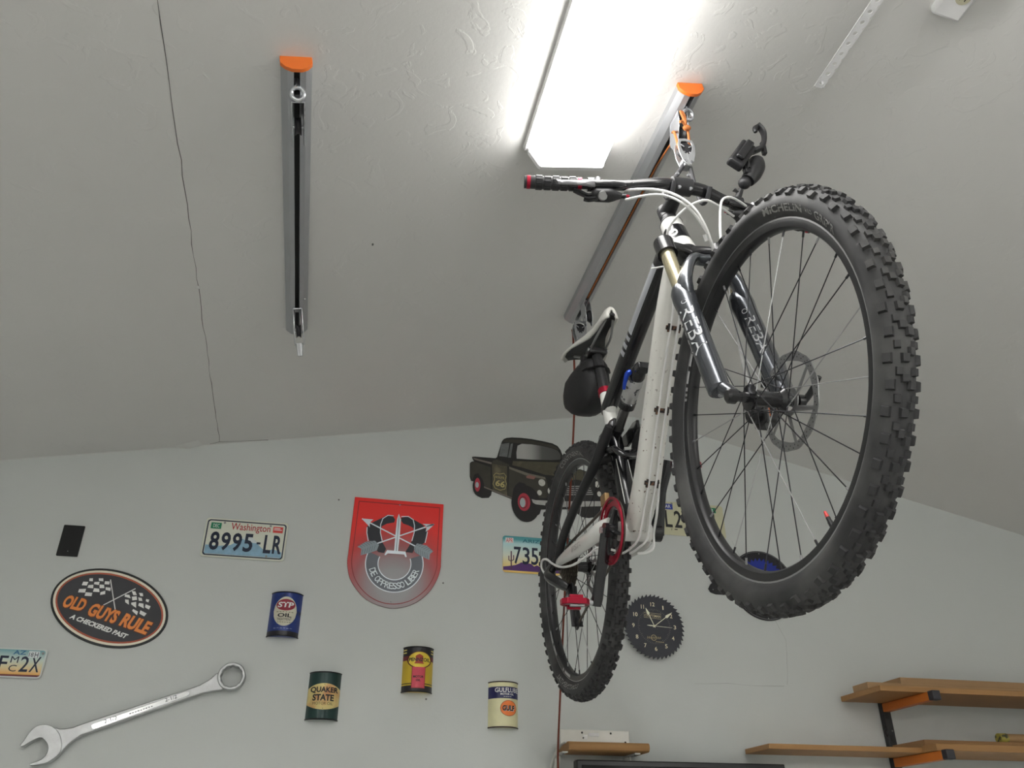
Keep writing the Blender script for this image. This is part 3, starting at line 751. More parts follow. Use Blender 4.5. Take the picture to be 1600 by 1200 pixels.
for k in ('fw_red', 'rw_red'): w_ = MB(); flat(w_, el3(k), 0.0058); w_.build('red_wheel', m_red, t, smooth=False)
w_ = MB(); q = el3('fw_in'); c_ = TR['fw_in'][0]; ring(w_, q, [(c_[0] + (x - c_[0]) * 0.86, c_[1] + (z - c_[1]) * 0.86) for x, z in q], 0.0060); w_.build('wheel_ring', M('wheel_dark', seen(70, 22, 32)), t, smooth=False)
for k in ('fw_hub', 'rw_hub'): w_ = MB(); flat(w_, el3(k), 0.0061); w_.build('hubcap', m_hub, t, smooth=False)
for k in ('head_l', 'fog_l', 'head_r', 'fog_m', 'fog_r'): w_ = MB(); flat(w_, el3(k), 0.0060); w_.build('headlamp' if k[0] == 'h' else 'fog_lamp', m_lamp, t, smooth=False)
m_66 = M('route_cream', seen(158, 146, 96), var=0.3, scale=80)
w_ = MB(); stroke(w_, TR['route_shield'] + [TR['route_shield'][0]], 0.0022, 0.0056); a, b_ = TR['sixsix'][0], TR['sixsix'][1]
flat_text(w_, '66', a[0], a[1], math.dist(a, b_), 0.029, 0.0057, 0.02, math.atan2(b_[1] - a[1], b_[0] - a[0]))
a, b_ = TR['route']; flat_text(w_, 'ROUTE', a[0], a[1], math.dist(a, b_) * 0.95, 0.010, 0.0057, 0.0, math.atan2(b_[1] - a[1], b_[0] - a[0]))
w_.build('route_lettering', m_66, t, smooth=False)

# oil-can wall decorations
def can(label, x, z, mat, top, w=0.112, h=0.157, depth=0.040):
    t = wall_thing('oil_can_half', label, 'wall decoration', x, z, 'half oil cans on the back wall')
    R_ = ((w / 2) ** 2 + depth ** 2) / (2 * depth)
    surf = lambda px, e=0.0: math.sqrt(max(R_ * R_ - px * px, 0)) - (R_ - depth) + e
    n = 20; xs = [-w / 2 + w * k / n for k in range(n + 1)]
    b_ = MB(); vs = []
    for zz in (-h / 2, h / 2):
        vs += [(q, -surf(q), zz) for q in xs]
    N = n + 1
    b_.add(vs, [(k, k + 1, N + k + 1, N + k) for k in range(n)])
    b_.add([(q, -surf(q), h / 2 - 0.001) for q in xs], [tuple(range(N))])
    b_.add([(q, -surf(q) + 0.002 if abs(q) < w / 2 - 1e-6 else 0, -h / 2 + 0.001) for q in xs], [tuple(range(N))])
    b_.build('can_shell', mat, t, angle=50)
    for zz in (-h / 2, h / 2):
        MB().tube([(q, -surf(q, 0.0005), zz) for q in xs], 0.0022, 8).build('rim', top, t)
    def band(name, f_lo, f_hi, mat, e=0.0006, x0=-w / 2, x1=w / 2, n=24):
        """curved label between two heights, f(x) -> z"""
        q = [x0 + (x1 - x0) * k / n for k in range(n + 1)]
        bb = MB(); bb.add([(p, -surf(p, e), f_lo(p)) for p in q] + [(p, -surf(p, e), f_hi(p)) for p in q], [(k, k + 1, n + 2 + k, n + 1 + k) for k in range(n)])
        return bb.build(name, mat, t, angle=60)
    def oval(name, cx, cz_, a, b, mat, e):
        f = lambda p: b * math.sqrt(max(0, 1 - ((p - cx) / a) ** 2))
        return band(name, lambda p: cz_ - f(p), lambda p: cz_ + f(p), mat, e, cx - a, cx + a, 28)
    def text(name, s, x0, z0, ww, hh, mat, e=0.0022, bold=0.02, sh=0.0):
        bb = MB(); put_text(bb, s, lambda a, b: ((lambda p: (p, -surf(p, e), z0 + b * hh))(x0 + a * ww + sh * b * hh)), bold); return bb.build(name, mat, t, smooth=False)
    return t, band, oval, text
K = lambda c: (lambda p: c)
m_rimk = M('can_rim_black', seen(20, 20, 22), rough=0.35, metal=0.3)
t, band, oval, text = can('blue half oil can with STP on a white oval', -0.142, 2.275, spots(M('can_blue', seen(30, 48, 108), rough=0.3, metal=0.15, var=0.15, scale=25), seen(20, 24, 40), 30, 0.6, 0.75), m_rimk)
band('dark_band', K(-0.078), K(-0.062), M('can_black', seen(24, 24, 30), rough=0.3))
oval('white_label', 0.0, 0.008, 0.041, 0.053, M('label_white', seen(178, 174, 158), var=0.12, scale=60), 0.0008)
oval('red_oval', 0.0, 0.031, 0.034, 0.021, M('stp_red', seen(124, 26, 44)), 0.0014)
text('brand_lettering', 'STP', -0.029, 0.021, 0.056, 0.020, m_white_print, 0.0024, 0.03, 0.12)
text('label_lettering', 'OIL', -0.025, -0.014, 0.050, 0.014, m_black_print, 0.0024, 0.03)
text('small_lettering', 'TREATMENT', -0.026, -0.026, 0.052, 0.009, m_black_print, 0.0024, 0.0)
m_pb, m_fo = M('can_pale_blue', seen(110, 122, 156)), M('fine_olive', seen(96, 92, 70))
for k in range(6):
    band('bottom_print', K(-0.055 + 0.001 * (k % 2)), K(-0.052), m_pb, 0.0012, -0.034 + 0.0115 * k, -0.026 + 0.0115 * k, 3)
    band('fine_print', K(0.004), K(0.0065), m_fo, 0.0014, -0.030 + 0.0105 * k, -0.023 + 0.0105 * k, 3)
    band('fine_print', K(-0.033), K(-0.031), m_fo, 0.0014, -0.024 + 0.0085 * k, -0.018 + 0.0085 * k, 3)

t, band, oval, text = can('dark green half oil can reading QUAKER STATE', 0.028, 1.998, M('can_green', seen(26, 50, 48), rough=0.28, metal=0.15, var=0.2, scale=20), m_rimk)
m_q = spots(M('quaker_yellow', seen(184, 168, 112), var=0.15, scale=40), seen(170, 110, 72), 14, 0.50, 0.68)
f = lambda p: 0.044 * math.sqrt(max(0, 1 - (p / 0.070) ** 2))
band('yellow_label', lambda p: -0.004 - f(p), lambda p: -0.004 + f(p), m_q, 0.0008, -0.0555, 0.0555)
text('brand_lettering', 'QUAKER', -0.047, 0.006, 0.096, 0.022, m_black_print, 0.0020, 0.03)
text('brand_lettering', 'STATE', -0.038, -0.019, 0.074, 0.022, m_black_print, 0.0020, 0.035)
text('small_lettering', 'MOTOR OIL', -0.036, -0.032, 0.070, 0.009, M('quaker_brown', seen(90, 74, 44)), 0.0020, 0.0)
for zz in (0.036, -0.044): MB().sphere((0, -0.0405, zz), 0.0016, 6).build('screw', m_dark, t)

t, band, oval, text = can('yellow half oil can reading PENNZOIL', 0.358, 2.101, M('can_yellow', seen(176, 150, 44), rough=0.3, metal=0.1, var=0.12, scale=30), m_rimk)
mk_ = M('penn_black', seen(26, 24, 28), rough=0.3)
band('black_top', K(0.046), K(0.078), mk_); band('red_shoulder', K(0.030), K(0.047), M('penn_maroon', seen(96, 34, 40)), 0.0005)
band('black_bottom', K(-0.078), K(-0.058), mk_); band('black_line', K(-0.053), K(-0.050), mk_)
oval('oval_outline', 0.002, 0.032, 0.045, 0.031, M('penn_dark_red', seen(70, 24, 24)), 0.0009)
oval('yellow_oval', 0.002, 0.032, 0.041, 0.028, M('penn_bright', seen(196, 172, 56)), 0.0014)
band('red_panel_edge', K(-0.068), K(0.008), M('penn_edge', seen(120, 40, 40)), 0.0012, -0.025, 0.025)
band('red_panel', K(-0.066), K(0.006), M('penn_red', seen(176, 62, 76), var=0.08, scale=40), 0.0017, -0.023, 0.023)
bell = M('penn_bell', seen(140, 52, 30))
band('bell', lambda p: 0.022, lambda p: 0.052 - 900 * p * p * abs(p) - 0.35 * abs(p), bell, 0.0020, -0.014, 0.014)
band('bell_lip', K(0.018), K(0.022), bell, 0.0020, -0.017, 0.017)
text('brand_lettering', 'PENNZOIL', -0.037, 0.026, 0.078, 0.013, m_black_print, 0.0026, 0.028)
text('small_lettering', 'MOTOR', -0.019, -0.032, 0.038, 0.008, m_black_print, 0.0026, 0.03); text('small_lettering', 'OIL', -0.009, -0.044, 0.017, 0.008, m_black_print, 0.0026, 0.03)
for s in (-1, 1):
    for zz in (0.066, 0.056): band('side_stripe', K(zz), K(zz + 0.004), M('penn_stripe', seen(190, 176, 100)), 0.0010, s * 0.050 - 0.005, s * 0.050 + 0.005, 4)

t, band, oval, text = can('cream and navy half oil can reading GULFLUBE with an orange disc', 0.682, 1.990, spots(M('can_cream', seen(188, 184, 148), rough=0.35, var=0.1, scale=30), seen(96, 66, 48), 22, 0.62, 0.72), M('can_rim_brown', seen(52, 40, 40), rough=0.5, metal=0.3, var=0.4, scale=120))
band('navy_band', K(0.020), K(0.061), M('gulf_navy', seen(28, 30, 74), rough=0.3))
oval('orange_disc_edge', 0.014, -0.014, 0.0325, 0.0275, M('gulf_orange_dark', seen(128, 62, 34)), 0.0010)
oval('orange_disc', 0.014, -0.014, 0.0308, 0.0258, M('gulf_orange', seen(202, 108, 50)), 0.0015)
text('brand_lettering', 'GULFLUBE', -0.037, 0.041, 0.090, 0.016, m_white_print, 0.0020, 0.012)
text('small_lettering', 'MOTOR OIL', -0.018, 0.031, 0.052, 0.007, m_white_print, 0.0020, 0.02)
for k in range(4): band('fine_print', K(0.0252), K(0.0265), m_white_print, 0.0014, -0.006 + 0.008 * k, 0.0 + 0.008 * k, 3)
text('logo_shadow', 'GULF', -0.0088, -0.0245, 0.048, 0.019, m_white_print, 0.0020, 0.01)
text('logo_lettering', 'GULF', -0.0105, -0.0235, 0.047, 0.019, m_black_print, 0.0030, 0.042)

# saw-blade clock
t = wall_thing('saw_blade_clock', 'black saw-blade wall clock with pale numerals', 'clock', 1.295, 2.306)
NT = 44; pts = []
for k in range(NT):
    a0 = 2 * PI * k / NT
    for da, r in ((0.0, 0.119), (0.45, 0.1225), (0.86, 0.1290), (0.93, 0.1285), (0.97, 0.119)):
        a = -(a0 + da * 2 * PI / NT) + 0.3; pts.append((r * cos(a), r * sin(a)))
slab(pts, 0.022, 0.026).build('blade', M('blade_black', seen(44, 45, 51), rough=0.42, metal=0.3, var=0.12, scale=20), t, smooth=False)
MB().lathe([(0.0, 0), (0.045, 0), (0.045, 0.022), (0.0, 0.022)], (0, 0, 0), (0, -1, 0), 24).build('movement_box', m_dark, t)
lt = MB()
m_num = M('clock_cream', seen(200, 194, 168))
for k in range(1, 13):
    a = rad(90 - 30 * k); s = str(k); w_ = {1: 0.0050, 10: 0.018, 11: 0.0125, 12: 0.018}.get(k, 0.0105); h_ = 0.016; r = 0.088
    flat_text(lt, s, r * cos(a) - w_ / 2, r * sin(a) - h_ / 2, w_, h_, 0.0266, 0.012)
lt.build('numerals', m_num, t, smooth=False)
tk = MB()
for k in range(60):
    a = rad(6 * k); r0 = 0.060 if k % 5 == 0 else 0.064; stroke(tk, [(r0 * cos(a), r0 * sin(a)), (0.070 * cos(a), 0.070 * sin(a))], 0.0008, 0.0265)
tk.build('minute_marks', M('clock_tick', seen(120, 118, 108)), t, smooth=False)
lg = MB(); bx_ = [(-0.040, 0.034), (0.033, 0.030), (0.033, 0.050), (-0.040, 0.054)]; stroke(lg, bx_ + [bx_[0]], 0.0012, 0.0266)
flat_text(lg, 'CRAFTSMAN', -0.037, 0.038, 0.067, 0.0105, 0.0267, 0.01, rad(-3)); lg.build('brand_box', M('clock_gold', seen(176, 166, 132)), t, smooth=False)
lg = MB(); ring(lg, ellipse(-0.006, -0.045, 0.012, 0.012, 20), ellipse(-0.006, -0.045, 0.0095, 0.0095, 20), 0.0266)

for k in range(8): stroke(lg, [(-0.034 + 0.0075 * k, -0.050), (-0.031 + 0.0075 * k, -0.040), (-0.028 + 0.0075 * k, -0.047)], 0.0022, 0.0268)
for k in range(5): stroke(lg, [(0.002 + 0.007 * k, -0.060 - 0.0004 * k), (0.007 + 0.007 * k, -0.060 - 0.0004 * k)], 0.003, 0.0268)
lg.build('emblem', M('clock_emblem', seen(146, 134, 100)), t, smooth=False)
def hand(name, ang, L, tail, w, mat, y, spade=True):
    a = rad(ang); d = Vector((cos(a), sin(a))); n_ = Vector((-d.y, d.x)); q = lambda u, v: (d * u + n_ * v)
    pl = [q(-tail, -w / 2), q(L * 0.62, -w / 2)] + ([q(L * 0.70, -w * 2.2)] if spade else []) + [q(L, -w * 0.2), q(L, w * 0.2)] + ([q(L * 0.70, w * 2.2)] if spade else []) + [q(L * 0.62, w / 2), q(-tail, w / 2)]
    slab([(p.x, p.y) for p in pl], y, y + 0.0008).build(name, mat, t, smooth=False)
m_hand = M('clock_hand', seen(214, 206, 182), rough=0.35)
hand('hour_hand', 114, 0.078, 0.006, 0.0028, m_hand, 0.029); hand('minute_hand', 36, 0.098, 0.008, 0.0028, m_hand, 0.0305); hand('second_hand', -3, 0.074, 0.032, 0.0016, m_hand, 0.032, False)
hand('second_counterweight', 177, 0.030, -0.004, 0.0045, m_hand, 0.0322, False)
MB().lathe([(0, 0), (0.003, 0), (0.003, 0.006), (0, 0.006)], (0, -0.0275, 0), (0, -1, 0), 12).build('spindle', m_hand, t)

# round sign behind the front wheel
t = wall_thing('round_sign', 'round black sign with a blue toothed centre behind the front wheel', 'sign', 1.815, 2.511)
pts = [(0.150 * cos(rad(a)), 0.150 * sin(rad(a))) for a in range(-160, 161, 5)]
pts += [(-0.215, 0.012), (-0.245, -0.012), (-0.255, -0.030), (-0.247, -0.045), (-0.225, -0.052)]
slab(pts, 0.0, 0.008).build('panel', M('round_black', seen(20, 20, 24), rough=0.35), t, bevel=0.0015)
bl = MB(); pts = []
for k in range(36):
    a = 2 * PI * k / 36; pts += [(0.118 * cos(a), 0.118 * sin(a)), (0.104 * cos(a + 0.13), 0.104 * sin(a + 0.13))]
flat(bl, pts, 0.0086); bl.build('blue_centre', M('round_blue', seen(20, 36, 120), rough=0.4), t, smooth=False)
rg = MB(); ring(rg, ellipse(0, 0, 0.146, 0.146, 48), ellipse(0, 0, 0.1445, 0.1445, 48), 0.0086); rg.build('pale_line', M('round_line', seen(120, 120, 120)), t, smooth=False)
for x, z in ((0.0, 0.138), (0.0, -0.141), (-0.236, -0.034)): MB().sphere((x, -0.008, z), 0.0028, 8).build('screw', m_screw, t)

# giant combination wrench
t = wall_thing('wrench', 'giant silver combination wrench mounted on the wall at lower left', 'wrench', -0.58, 1.92)
m_st = spots(M('satin_steel', (0.50, 0.51, 0.52), rough=0.33, metal=0.85, var=0.12, scale=60, bump=0.15, bscale=400), (0.62, 0.63, 0.64), 16, 0.5, 0.7)
WR = {k: mm(v) for k, v in WRENCH.items()}
def smooth_poly(p, sub=3):
    q = p + [p[0]]; c_ = catmull([(a, b, 0) for a, b in p[-1:] + q + p[1:2]], sub)
    return [(v.x, v.y) for v in c_[sub:-sub - 1]]
slab(smooth_poly(WR['shank']), 0.008, 0.032).build('handle', m_st, t, bevel=0.007, seg=3)
slab(smooth_poly(WR['jaw'], 2), 0.004, 0.038).build('open_jaw', m_st, t, bevel=0.005, seg=3)
pn = slab(WR['panel'], 0.030, 0.0335).build('raised_panel', M('polished_steel', (0.72, 0.73, 0.74), rough=0.22, metal=0.8, var=0.08), t, bevel=0.001)
c_ = WR['ring'][0]; cxr, czr = (WR['ring'][1][0] + WR['ring'][3][0]) / 2, (WR['ring'][2][1] + WR['ring'][4][1]) / 2
rb = MB(); NR = 48; outer = []; inner = []
for k in range(NR):
    a = 2 * PI * k / NR; ri_ = 0.0330 + 0.0030 * abs(cos(6 * a)); outer.append((cos(a) * 0.0465, sin(a) * 0.0465)); inner.append((cos(a) * ri_, sin(a) * ri_))
vs = []
for prof, y in ((outer, 0.006), (outer, 0.042), (inner, 0.042), (inner, 0.006)):
    vs += [(cxr + x, -y, czr + z) for x, z in prof]
rb.add(vs, [(j * NR + k, j * NR + (k + 1) % NR, ((j + 1) % 4) * NR + (k + 1) % NR, ((j + 1) % 4) * NR + k) for j in range(4) for k in range(NR)])
rb.build('box_ring', m_st, t, bevel=0.003, angle=50)
m_stamp = M('stamp_dark', (0.10, 0.10, 0.10))
for k, s in (('t1', '2-1/2'), ('t2', '2-1/2')):
    lt = MB(); a, b_ = WR[k]; flat_text(lt, s, a[0], a[1], math.dist(a, b_), 0.012 if k != 't3' else 0.006, 0.0339, 0.0, math.atan2(b_[1] - a[1], b_[0] - a[0])); lt.build('stamped_size', m_stamp, pn, smooth=False)
lt = MB(); a, b_ = [Vector(p) for p in WR['t3']]
for k in range(9): stroke(lt, [a.lerp(b_, k / 9), a.lerp(b_, (k + 0.6) / 9)], 0.003, 0.0339)
lt.build('stamped_line', m_stamp, pn, smooth=False)

# word sign peeking in at the bottom edge
t = wall_thing('word_sign', 'top of a thin black word sign at the bottom edge', 'sign', 0.0, 1.74)
lt = MB()
for a, b_ in (((-0.250, -0.02), (-0.236, 0.016)), ((-0.236, 0.016), (-0.228, 0.018)), ((-0.226, -0.02), (-0.222, 0.011)), ((-0.212, -0.02), (-0.210, 0.012)), ((-0.196, -0.02), (-0.192, 0.013)), ((-0.184, -0.02), (-0.182, 0.012)), ((-0.150, -0.02), (-0.142, 0.010))):
    lt.add(*(lambda m_: (m_.v, m_.f))(slab([(a[0] - 0.002, a[1]), (a[0] + 0.002, a[1]), (b_[0] + 0.002, b_[1]), (b_[0] - 0.002, b_[1])], 0.004, 0.007)))
lt.box((-0.2, -0.0055, -0.020), (0.13, 0.003, 0.004)); lt.box((-0.145, -0.0055, 0.010), (0.016, 0.003, 0.004)); lt.box((-0.2, -0.0055, 0.011), (0.03, 0.003, 0.003))
lt.build('letter_tops', m_black_print, t, smooth=False)

# ------------------------------------------------------------------ shelves, television
def wood(name, c, ax):
    m = M(name, c, rough=0.55, var=0.10, scale=8)
    st = [2.0, 90.0, 90.0] if ax == 0 else [90.0, 2.0, 90.0]
    nt = m.node_tree; b = nt.nodes['Principled BSDF']; src = b.inputs['Base Color'].links[0].from_socket
    tc = nt.nodes.new('ShaderNodeTexCoord'); mp = nt.nodes.new('ShaderNodeMapping'); mp.inputs['Scale'].default_value = st
    n = nt.nodes.new('ShaderNodeTexNoise'); n.inputs['Scale'].default_value = 1.0; n.inputs['Detail'].default_value = 4
    nt.links.new(tc.outputs['Object'], mp.inputs['Vector']); nt.links.new(mp.outputs['Vector'], n.inputs['Vector'])
    mx = nt.nodes.new('ShaderNodeMix'); mx.data_type = 'RGBA'; mx.blend_type = 'MULTIPLY'
    r = nt.nodes.new('ShaderNodeMapRange'); r.inputs['To Min'].default_value = 0.0; r.inputs['To Max'].default_value = 0.5
    nt.links.new(n.outputs['Fac'], r.inputs['Value']); nt.links.new(r.outputs['Result'], mx.inputs['Factor'])
    nt.links.new(src, mx.inputs['A']); mx.inputs['B'].default_value = (0.62, 0.50, 0.40, 1); nt.links.new(mx.outputs['Result'], b.inputs['Base Color'])
    return m
m_oak = wood('oak_board', (0.42, 0.23, 0.085), 0); m_pine = wood('pine_board', (0.44, 0.28, 0.14), 0); m_ply = wood('ply_board', (0.36, 0.20, 0.08), 0)
m_arm = M('rack_orange', (0.62, 0.17, 0.02), rough=0.45, var=0.08); m_cap = M('rack_cap', (0.035, 0.033, 0.04), rough=0.5); m_up = M('rack_black', (0.018, 0.018, 0.02), rough=0.4)
def board(name, label, x0, x1, y0, y1, z0, z1, mat, bev=0.0015, cat='board', group=None):
    o = MB().box((0, 0, 0), (x1 - x0, y1 - y0, z1 - z0)).build(name, mat, bevel=bev, smooth=False)
    o.location = ((x0 + x1) / 2, (y0 + y1) / 2, (z0 + z1) / 2)
    return tag(o, label, cat, group)
board('shelf_board', 'wide oak board on the upper orange arm at right', 2.072, 3.9, 2.908, 3.174, 2.046, 2.066, m_oak)
board('shelf_board', 'thin board lying on the upper rack board, middle of that stack', 2.075, 3.7, 2.985, 3.085, 2.0665, 2.091, m_pine)
board('shelf_board', 'narrow pale board topmost on the upper rack', 2.235, 3.8, 3.0, 3.14, 2.0915, 2.117, m_pine)
board('shelf_board', 'long oak board on the lower orange arm reaching furthest left', 1.622, 3.9, 2.983, 3.174, 1.842, 1.860, m_oak)
board('shelf_board', 'short board end stacked on the lower rack board', 2.262, 3.8, 2.975, 3.174, 1.861, 1.888, m_ply)
board('shelf_board', 'second board in front on the lower orange arm', 2.25, 3.9, 2.90, 2.981, 1.842, 1.866, m_oak)
t = thing('lumber_rack', 'black wall upright with two orange lumber arms at lower right', 'rack', (2.27, WALL_Y, 1.2))
MB().box((0, -0.0125, 0.47), (0.036, 0.025, 0.80)).build('upright', m_up, t, bevel=0.003)
for k in range(9): MB().box((0, -0.0255, 0.12 + 0.085 * k), (0.012, 0.001, 0.024)).build('slot', m_dark, t)
MB().sphere((-0.018, -0.022, 0.735), 0.016, 14, (0.5, 0.6, 1)).build('knob', m_up, t)
MB().sphere((0.006, -0.026, 0.742), 0.004, 8).build('bolt', m_screw, t)
for zt in (0.845, 0.641):
    ar = MB(); y1 = -0.315
    ar.add([(-0.015, -0.022, zt - 0.032), (0.015, -0.022, zt - 0.032), (0.015, -0.022, zt), (-0.015, -0.022, zt), (-0.015, y1, zt - 0.030), (0.015, y1, zt - 0.030), (0.015, y1, zt), (-0.015, y1, zt)],
           [(0, 1, 2, 3), (7, 6, 5, 4), (0, 4, 5, 1), (3, 2, 6, 7), (0, 3, 7, 4), (1, 5, 6, 2)])
    a = ar.build('orange_arm', m_arm, t, smooth=False, bevel=0.002)
    MB().box((0, y1 - 0.014, zt - 0.015), (0.034, 0.030, 0.034)).build('end_cap', m_cap, a, bevel=0.003, label='black plastic cap')
t = thing('dowel', 'thick round wooden dowel with a yellow taped end at right edge', 'dowel', (2.63, 3.02, 1.906))
MB().tube([(0.03, 0, 0), (1.1, 0, 0)], 0.018, 20).build('rod', m_pine, t)
MB().tube([(0, 0, 0), (0.034, 0, 0)], [0.0185, 0.0195], 20).build('taped_end', spots(M('yellow_tape', (0.42, 0.36, 0.07), rough=0.5), (0.06, 0.06, 0.04), 60, 0.5, 0.6), t)
# left shelf
t = thing('wall_shelf', 'short wooden shelf with rounded front above the television', 'shelf', (0.905, WALL_Y, 1.828))
pf = [(-0.001, 0.0), (-0.001, 0.030)] + [(-0.135 - 0.012 * sin(rad(a)), 0.018 + 0.012 * cos(rad(a))) for a in range(0, 91, 15)] + [(-0.147, 0.012), (-0.143, 0.004), (-0.135, 0.0)]
MB().prism(pf, (-0.015, 0, 0), Y3, Z3, X3, 0.0, 0.300).build('shelf_top', m_oak, t, angle=30)
m_wb = M('white_bracket', (0.66, 0.66, 0.62), rough=0.4)
for x in (-0.025, 0.245):
    b = MB().box((x, -0.065, -0.004), (0.02, 0.125, 0.004)).box((x, -0.003, -0.05), (0.02, 0.006, 0.10))
    b.tube([(x, -0.006, 0.02), (x, -0.03, 0.004), (x, -0.05, -0.02), (x, -0.02, -0.06), (x, -0.006, -0.09)], 0.004, 8, sub=4).build('bracket', m_wb, t)
    for y in (-0.04, -0.10): MB().sphere((x, y, -0.007), 0.004, 8).build('screw', m_screw, t)
MB().tube([(-0.050, -0.012, -0.12), (-0.048, -0.022, -0.05), (-0.040, -0.050, -0.004), (-0.028, -0.085, 0.022), (-0.018, -0.115, 0.030)], 0.0035, 8, sub=4, ab=(1.8, 0.7)).build('end_strap', m_wb, t)
t = wall_thing('metal_panel', 'pale metal panel with screws standing behind the short shelf', 'panel', 1.032, 1.886)
MB().box((0, -0.003, 0), (0.268, 0.006, 0.056)).build('plate', M('panel_white', (0.70, 0.69, 0.64), rough=0.3, metal=0.1), t, bevel=0.001)
for x, z in ((-0.05, 0.018), (0.062, 0.018), (-0.045, 0.0), (0.118, -0.012)): MB().sphere((x, -0.006, z), 0.004, 8).build('screw', m_dark, t)
MB().box((-0.038, -0.0075, 0.003), (0.016, 0.003, 0.016)).build('label_tab', m_white_print, t)
MB().box((-0.005, -0.007, 0.012), (0.04, 0.002, 0.012)).build('pale_patch', m_strip, t)  # pale raised patch on the panel
t = thing('television', 'flat black television cut off by the bottom edge', 'television', (1.32, 3.09, 1.33))
MB().box((0, 0, 0.235), (0.80, 0.045, 0.47)).build('bezel', M('tv_black', (0.005, 0.005, 0.006), rough=0.3), t, bevel=0.004)
MB().box((0, -0.0235, 0.235), (0.765, 0.002, 0.435)).build('screen', M('tv_screen', (0.004, 0.004, 0.005), rough=0.08), t)
MB().box((0, 0.012, 0.4705), (0.795, 0.012, 0.003)).build('top_trim', M('tv_grey', (0.35, 0.35, 0.36), rough=0.3), t)
MB().box((0, 0.065, 0.235), (0.30, 0.085, 0.25)).build('wall_mount', m_up, t)

# ------------------------------------------------------------------ ceiling hoists
m_alu = M('rail_aluminium', (0.46, 0.47, 0.49), rough=0.38, metal=0.75, var=0.06, scale=12)
m_orange = M('cap_orange', (0.78, 0.17, 0.02), rough=0.4, var=0.05)
m_chrome = M('zinc_plate', (0.56, 0.57, 0.60), rough=0.25, metal=0.85, var=0.08)
m_cast = M('cast_silver', (0.40, 0.41, 0.42), rough=0.38, metal=0.6, var=0.10, scale=80)
m_blk = M('black_nylon', (0.022, 0.022, 0.025), rough=0.42)
m_rope = M('orange_cord', (0.52, 0.17, 0.045), rough=0.8, var=0.35, scale=220)
m_rope_dark = M('red_brown_cord', (0.17, 0.032, 0.016), rough=0.8, var=0.35, scale=220)
def pulley_bracket(t, y, drop, tilt, name='pulley_bracket', s_=1.0):
    """two plates with a black sheave, hanging under the rail at local y; tilt about x"""
    R_ = Matrix.Rotation(tilt, 3, 'X'); P0 = Vector((0, y, -drop))
    ex, ey, ez = R_ @ X3 * s_, R_ @ Y3 * s_, R_ @ Z3 * s_
    b = MB()
    pl = [(-0.018, 0.004), (0.018, 0.004), (0.021, -0.03), (0.016, -0.062), (0.004, -0.085), (-0.006, -0.085), (-0.018, -0.062), (-0.022, -0.03)]
    for s in (-1, 1): b.prism(pl, P0 + ex * (s * 0.0105), ey, ez, ex, -0.0011, 0.0011)
    b.box(P0 + ez * 0.003, (0.0232, 0.036, 0.0025), (ex, ey, ez))
    br = b.build(name, m_chrome, t, bevel=0.0006)
    MB().lathe([(0.004, -0.007), (0.021, -0.007), (0.0165, -0.002), (0.0165, 0.002), (0.021, 0.007), (0.004, 0.007)], P0 - ez * 0.050, ex, 24).build('sheave', m_blk, br)
    MB().lathe([(0.0035, -0.013), (0.0035, 0.013)], P0 - ez * 0.052, ex, 10).build('pin', m_chrome, br)
    return br
def hoist(label, x, y0, y1, used):
    t = thing('bike_hoist', label, 'hoist', (x, (y0 + y1) / 2, ceil_z(x)), slope_rot(x), 'bike hoists on the ceiling')
    h = (y1 - y0) / 2
    prof = [(-0.033, 0), (-0.033, -0.017), (-0.0195, -0.031), (-0.0075, -0.037), (-0.0065, -0.037), (-0.0065, -0.010), (0.0065, -0.010), (0.0065, -0.037), (0.0075, -0.037), (0.0195, -0.031), (0.033, -0.017), (0.033, 0)]
    MB().prism(prof, (0, 0, 0), X3, Z3, Y3, -h, h).build('rail', m_alu, t, smooth=False)
    MB().box((0, 0, -0.012), (0.0128, 2 * h - 0.004, 0.003)).build('slot_dark_strip', m_dark, t)  # dark strip along the floor of the slot
    cap = [(-0.034, 0.0), (-0.034, -0.019), (-0.024, -0.031), (-0.010, -0.038), (0.010, -0.038), (0.024, -0.031), (0.034, -0.019), (0.034, 0.0)]
    MB().prism(cap, (0, 0, 0), X3, Z3, Y3, -h - 0.006, -h + 0.004).build('end_cap', m_orange, t, label='orange plastic end cap', bevel=0.001)
    yb = -h + 0.04
    eb = MB().tube([(0, yb, -0.012), (0, yb, -0.044)], 0.0048, 10)
    eb.tube([(0.0135 * cos(a), yb + 0.006 * (1 - sin(a)), -0.056 + 0.0125 * sin(a)) for a in (PI / 2 + 2 * PI * k / 20 for k in range(21))], 0.0044, 10, cap=False)
    eb.build('eye_bolt', m_chrome, t)
    return t, h
t, h = hoist('empty ceiling hoist rail with orange end cap on the left', -0.19, 1.285, 2.345, False)
pulley_bracket(t, -h + 0.070, 0.046, rad(74), s_=1.3)
b2 = pulley_bracket(t, h - 0.135, 0.036, rad(20), s_=1.25)
MB().tube([(0, h - 0.100, -0.130), (0, h - 0.088, -0.168)], [0.011, 0.008], 10, ab=(1.0, 0.5)).build('hook_stub', m_cast, b2)
MB().sphere((0.022, h - 0.19, -0.030), 0.004, 8).build('screw', m_screw, t)
HL = t
t, h = hoist('ceiling hoist rail with orange end cap holding up the bike', 0.745, 1.305, 2.345, True)
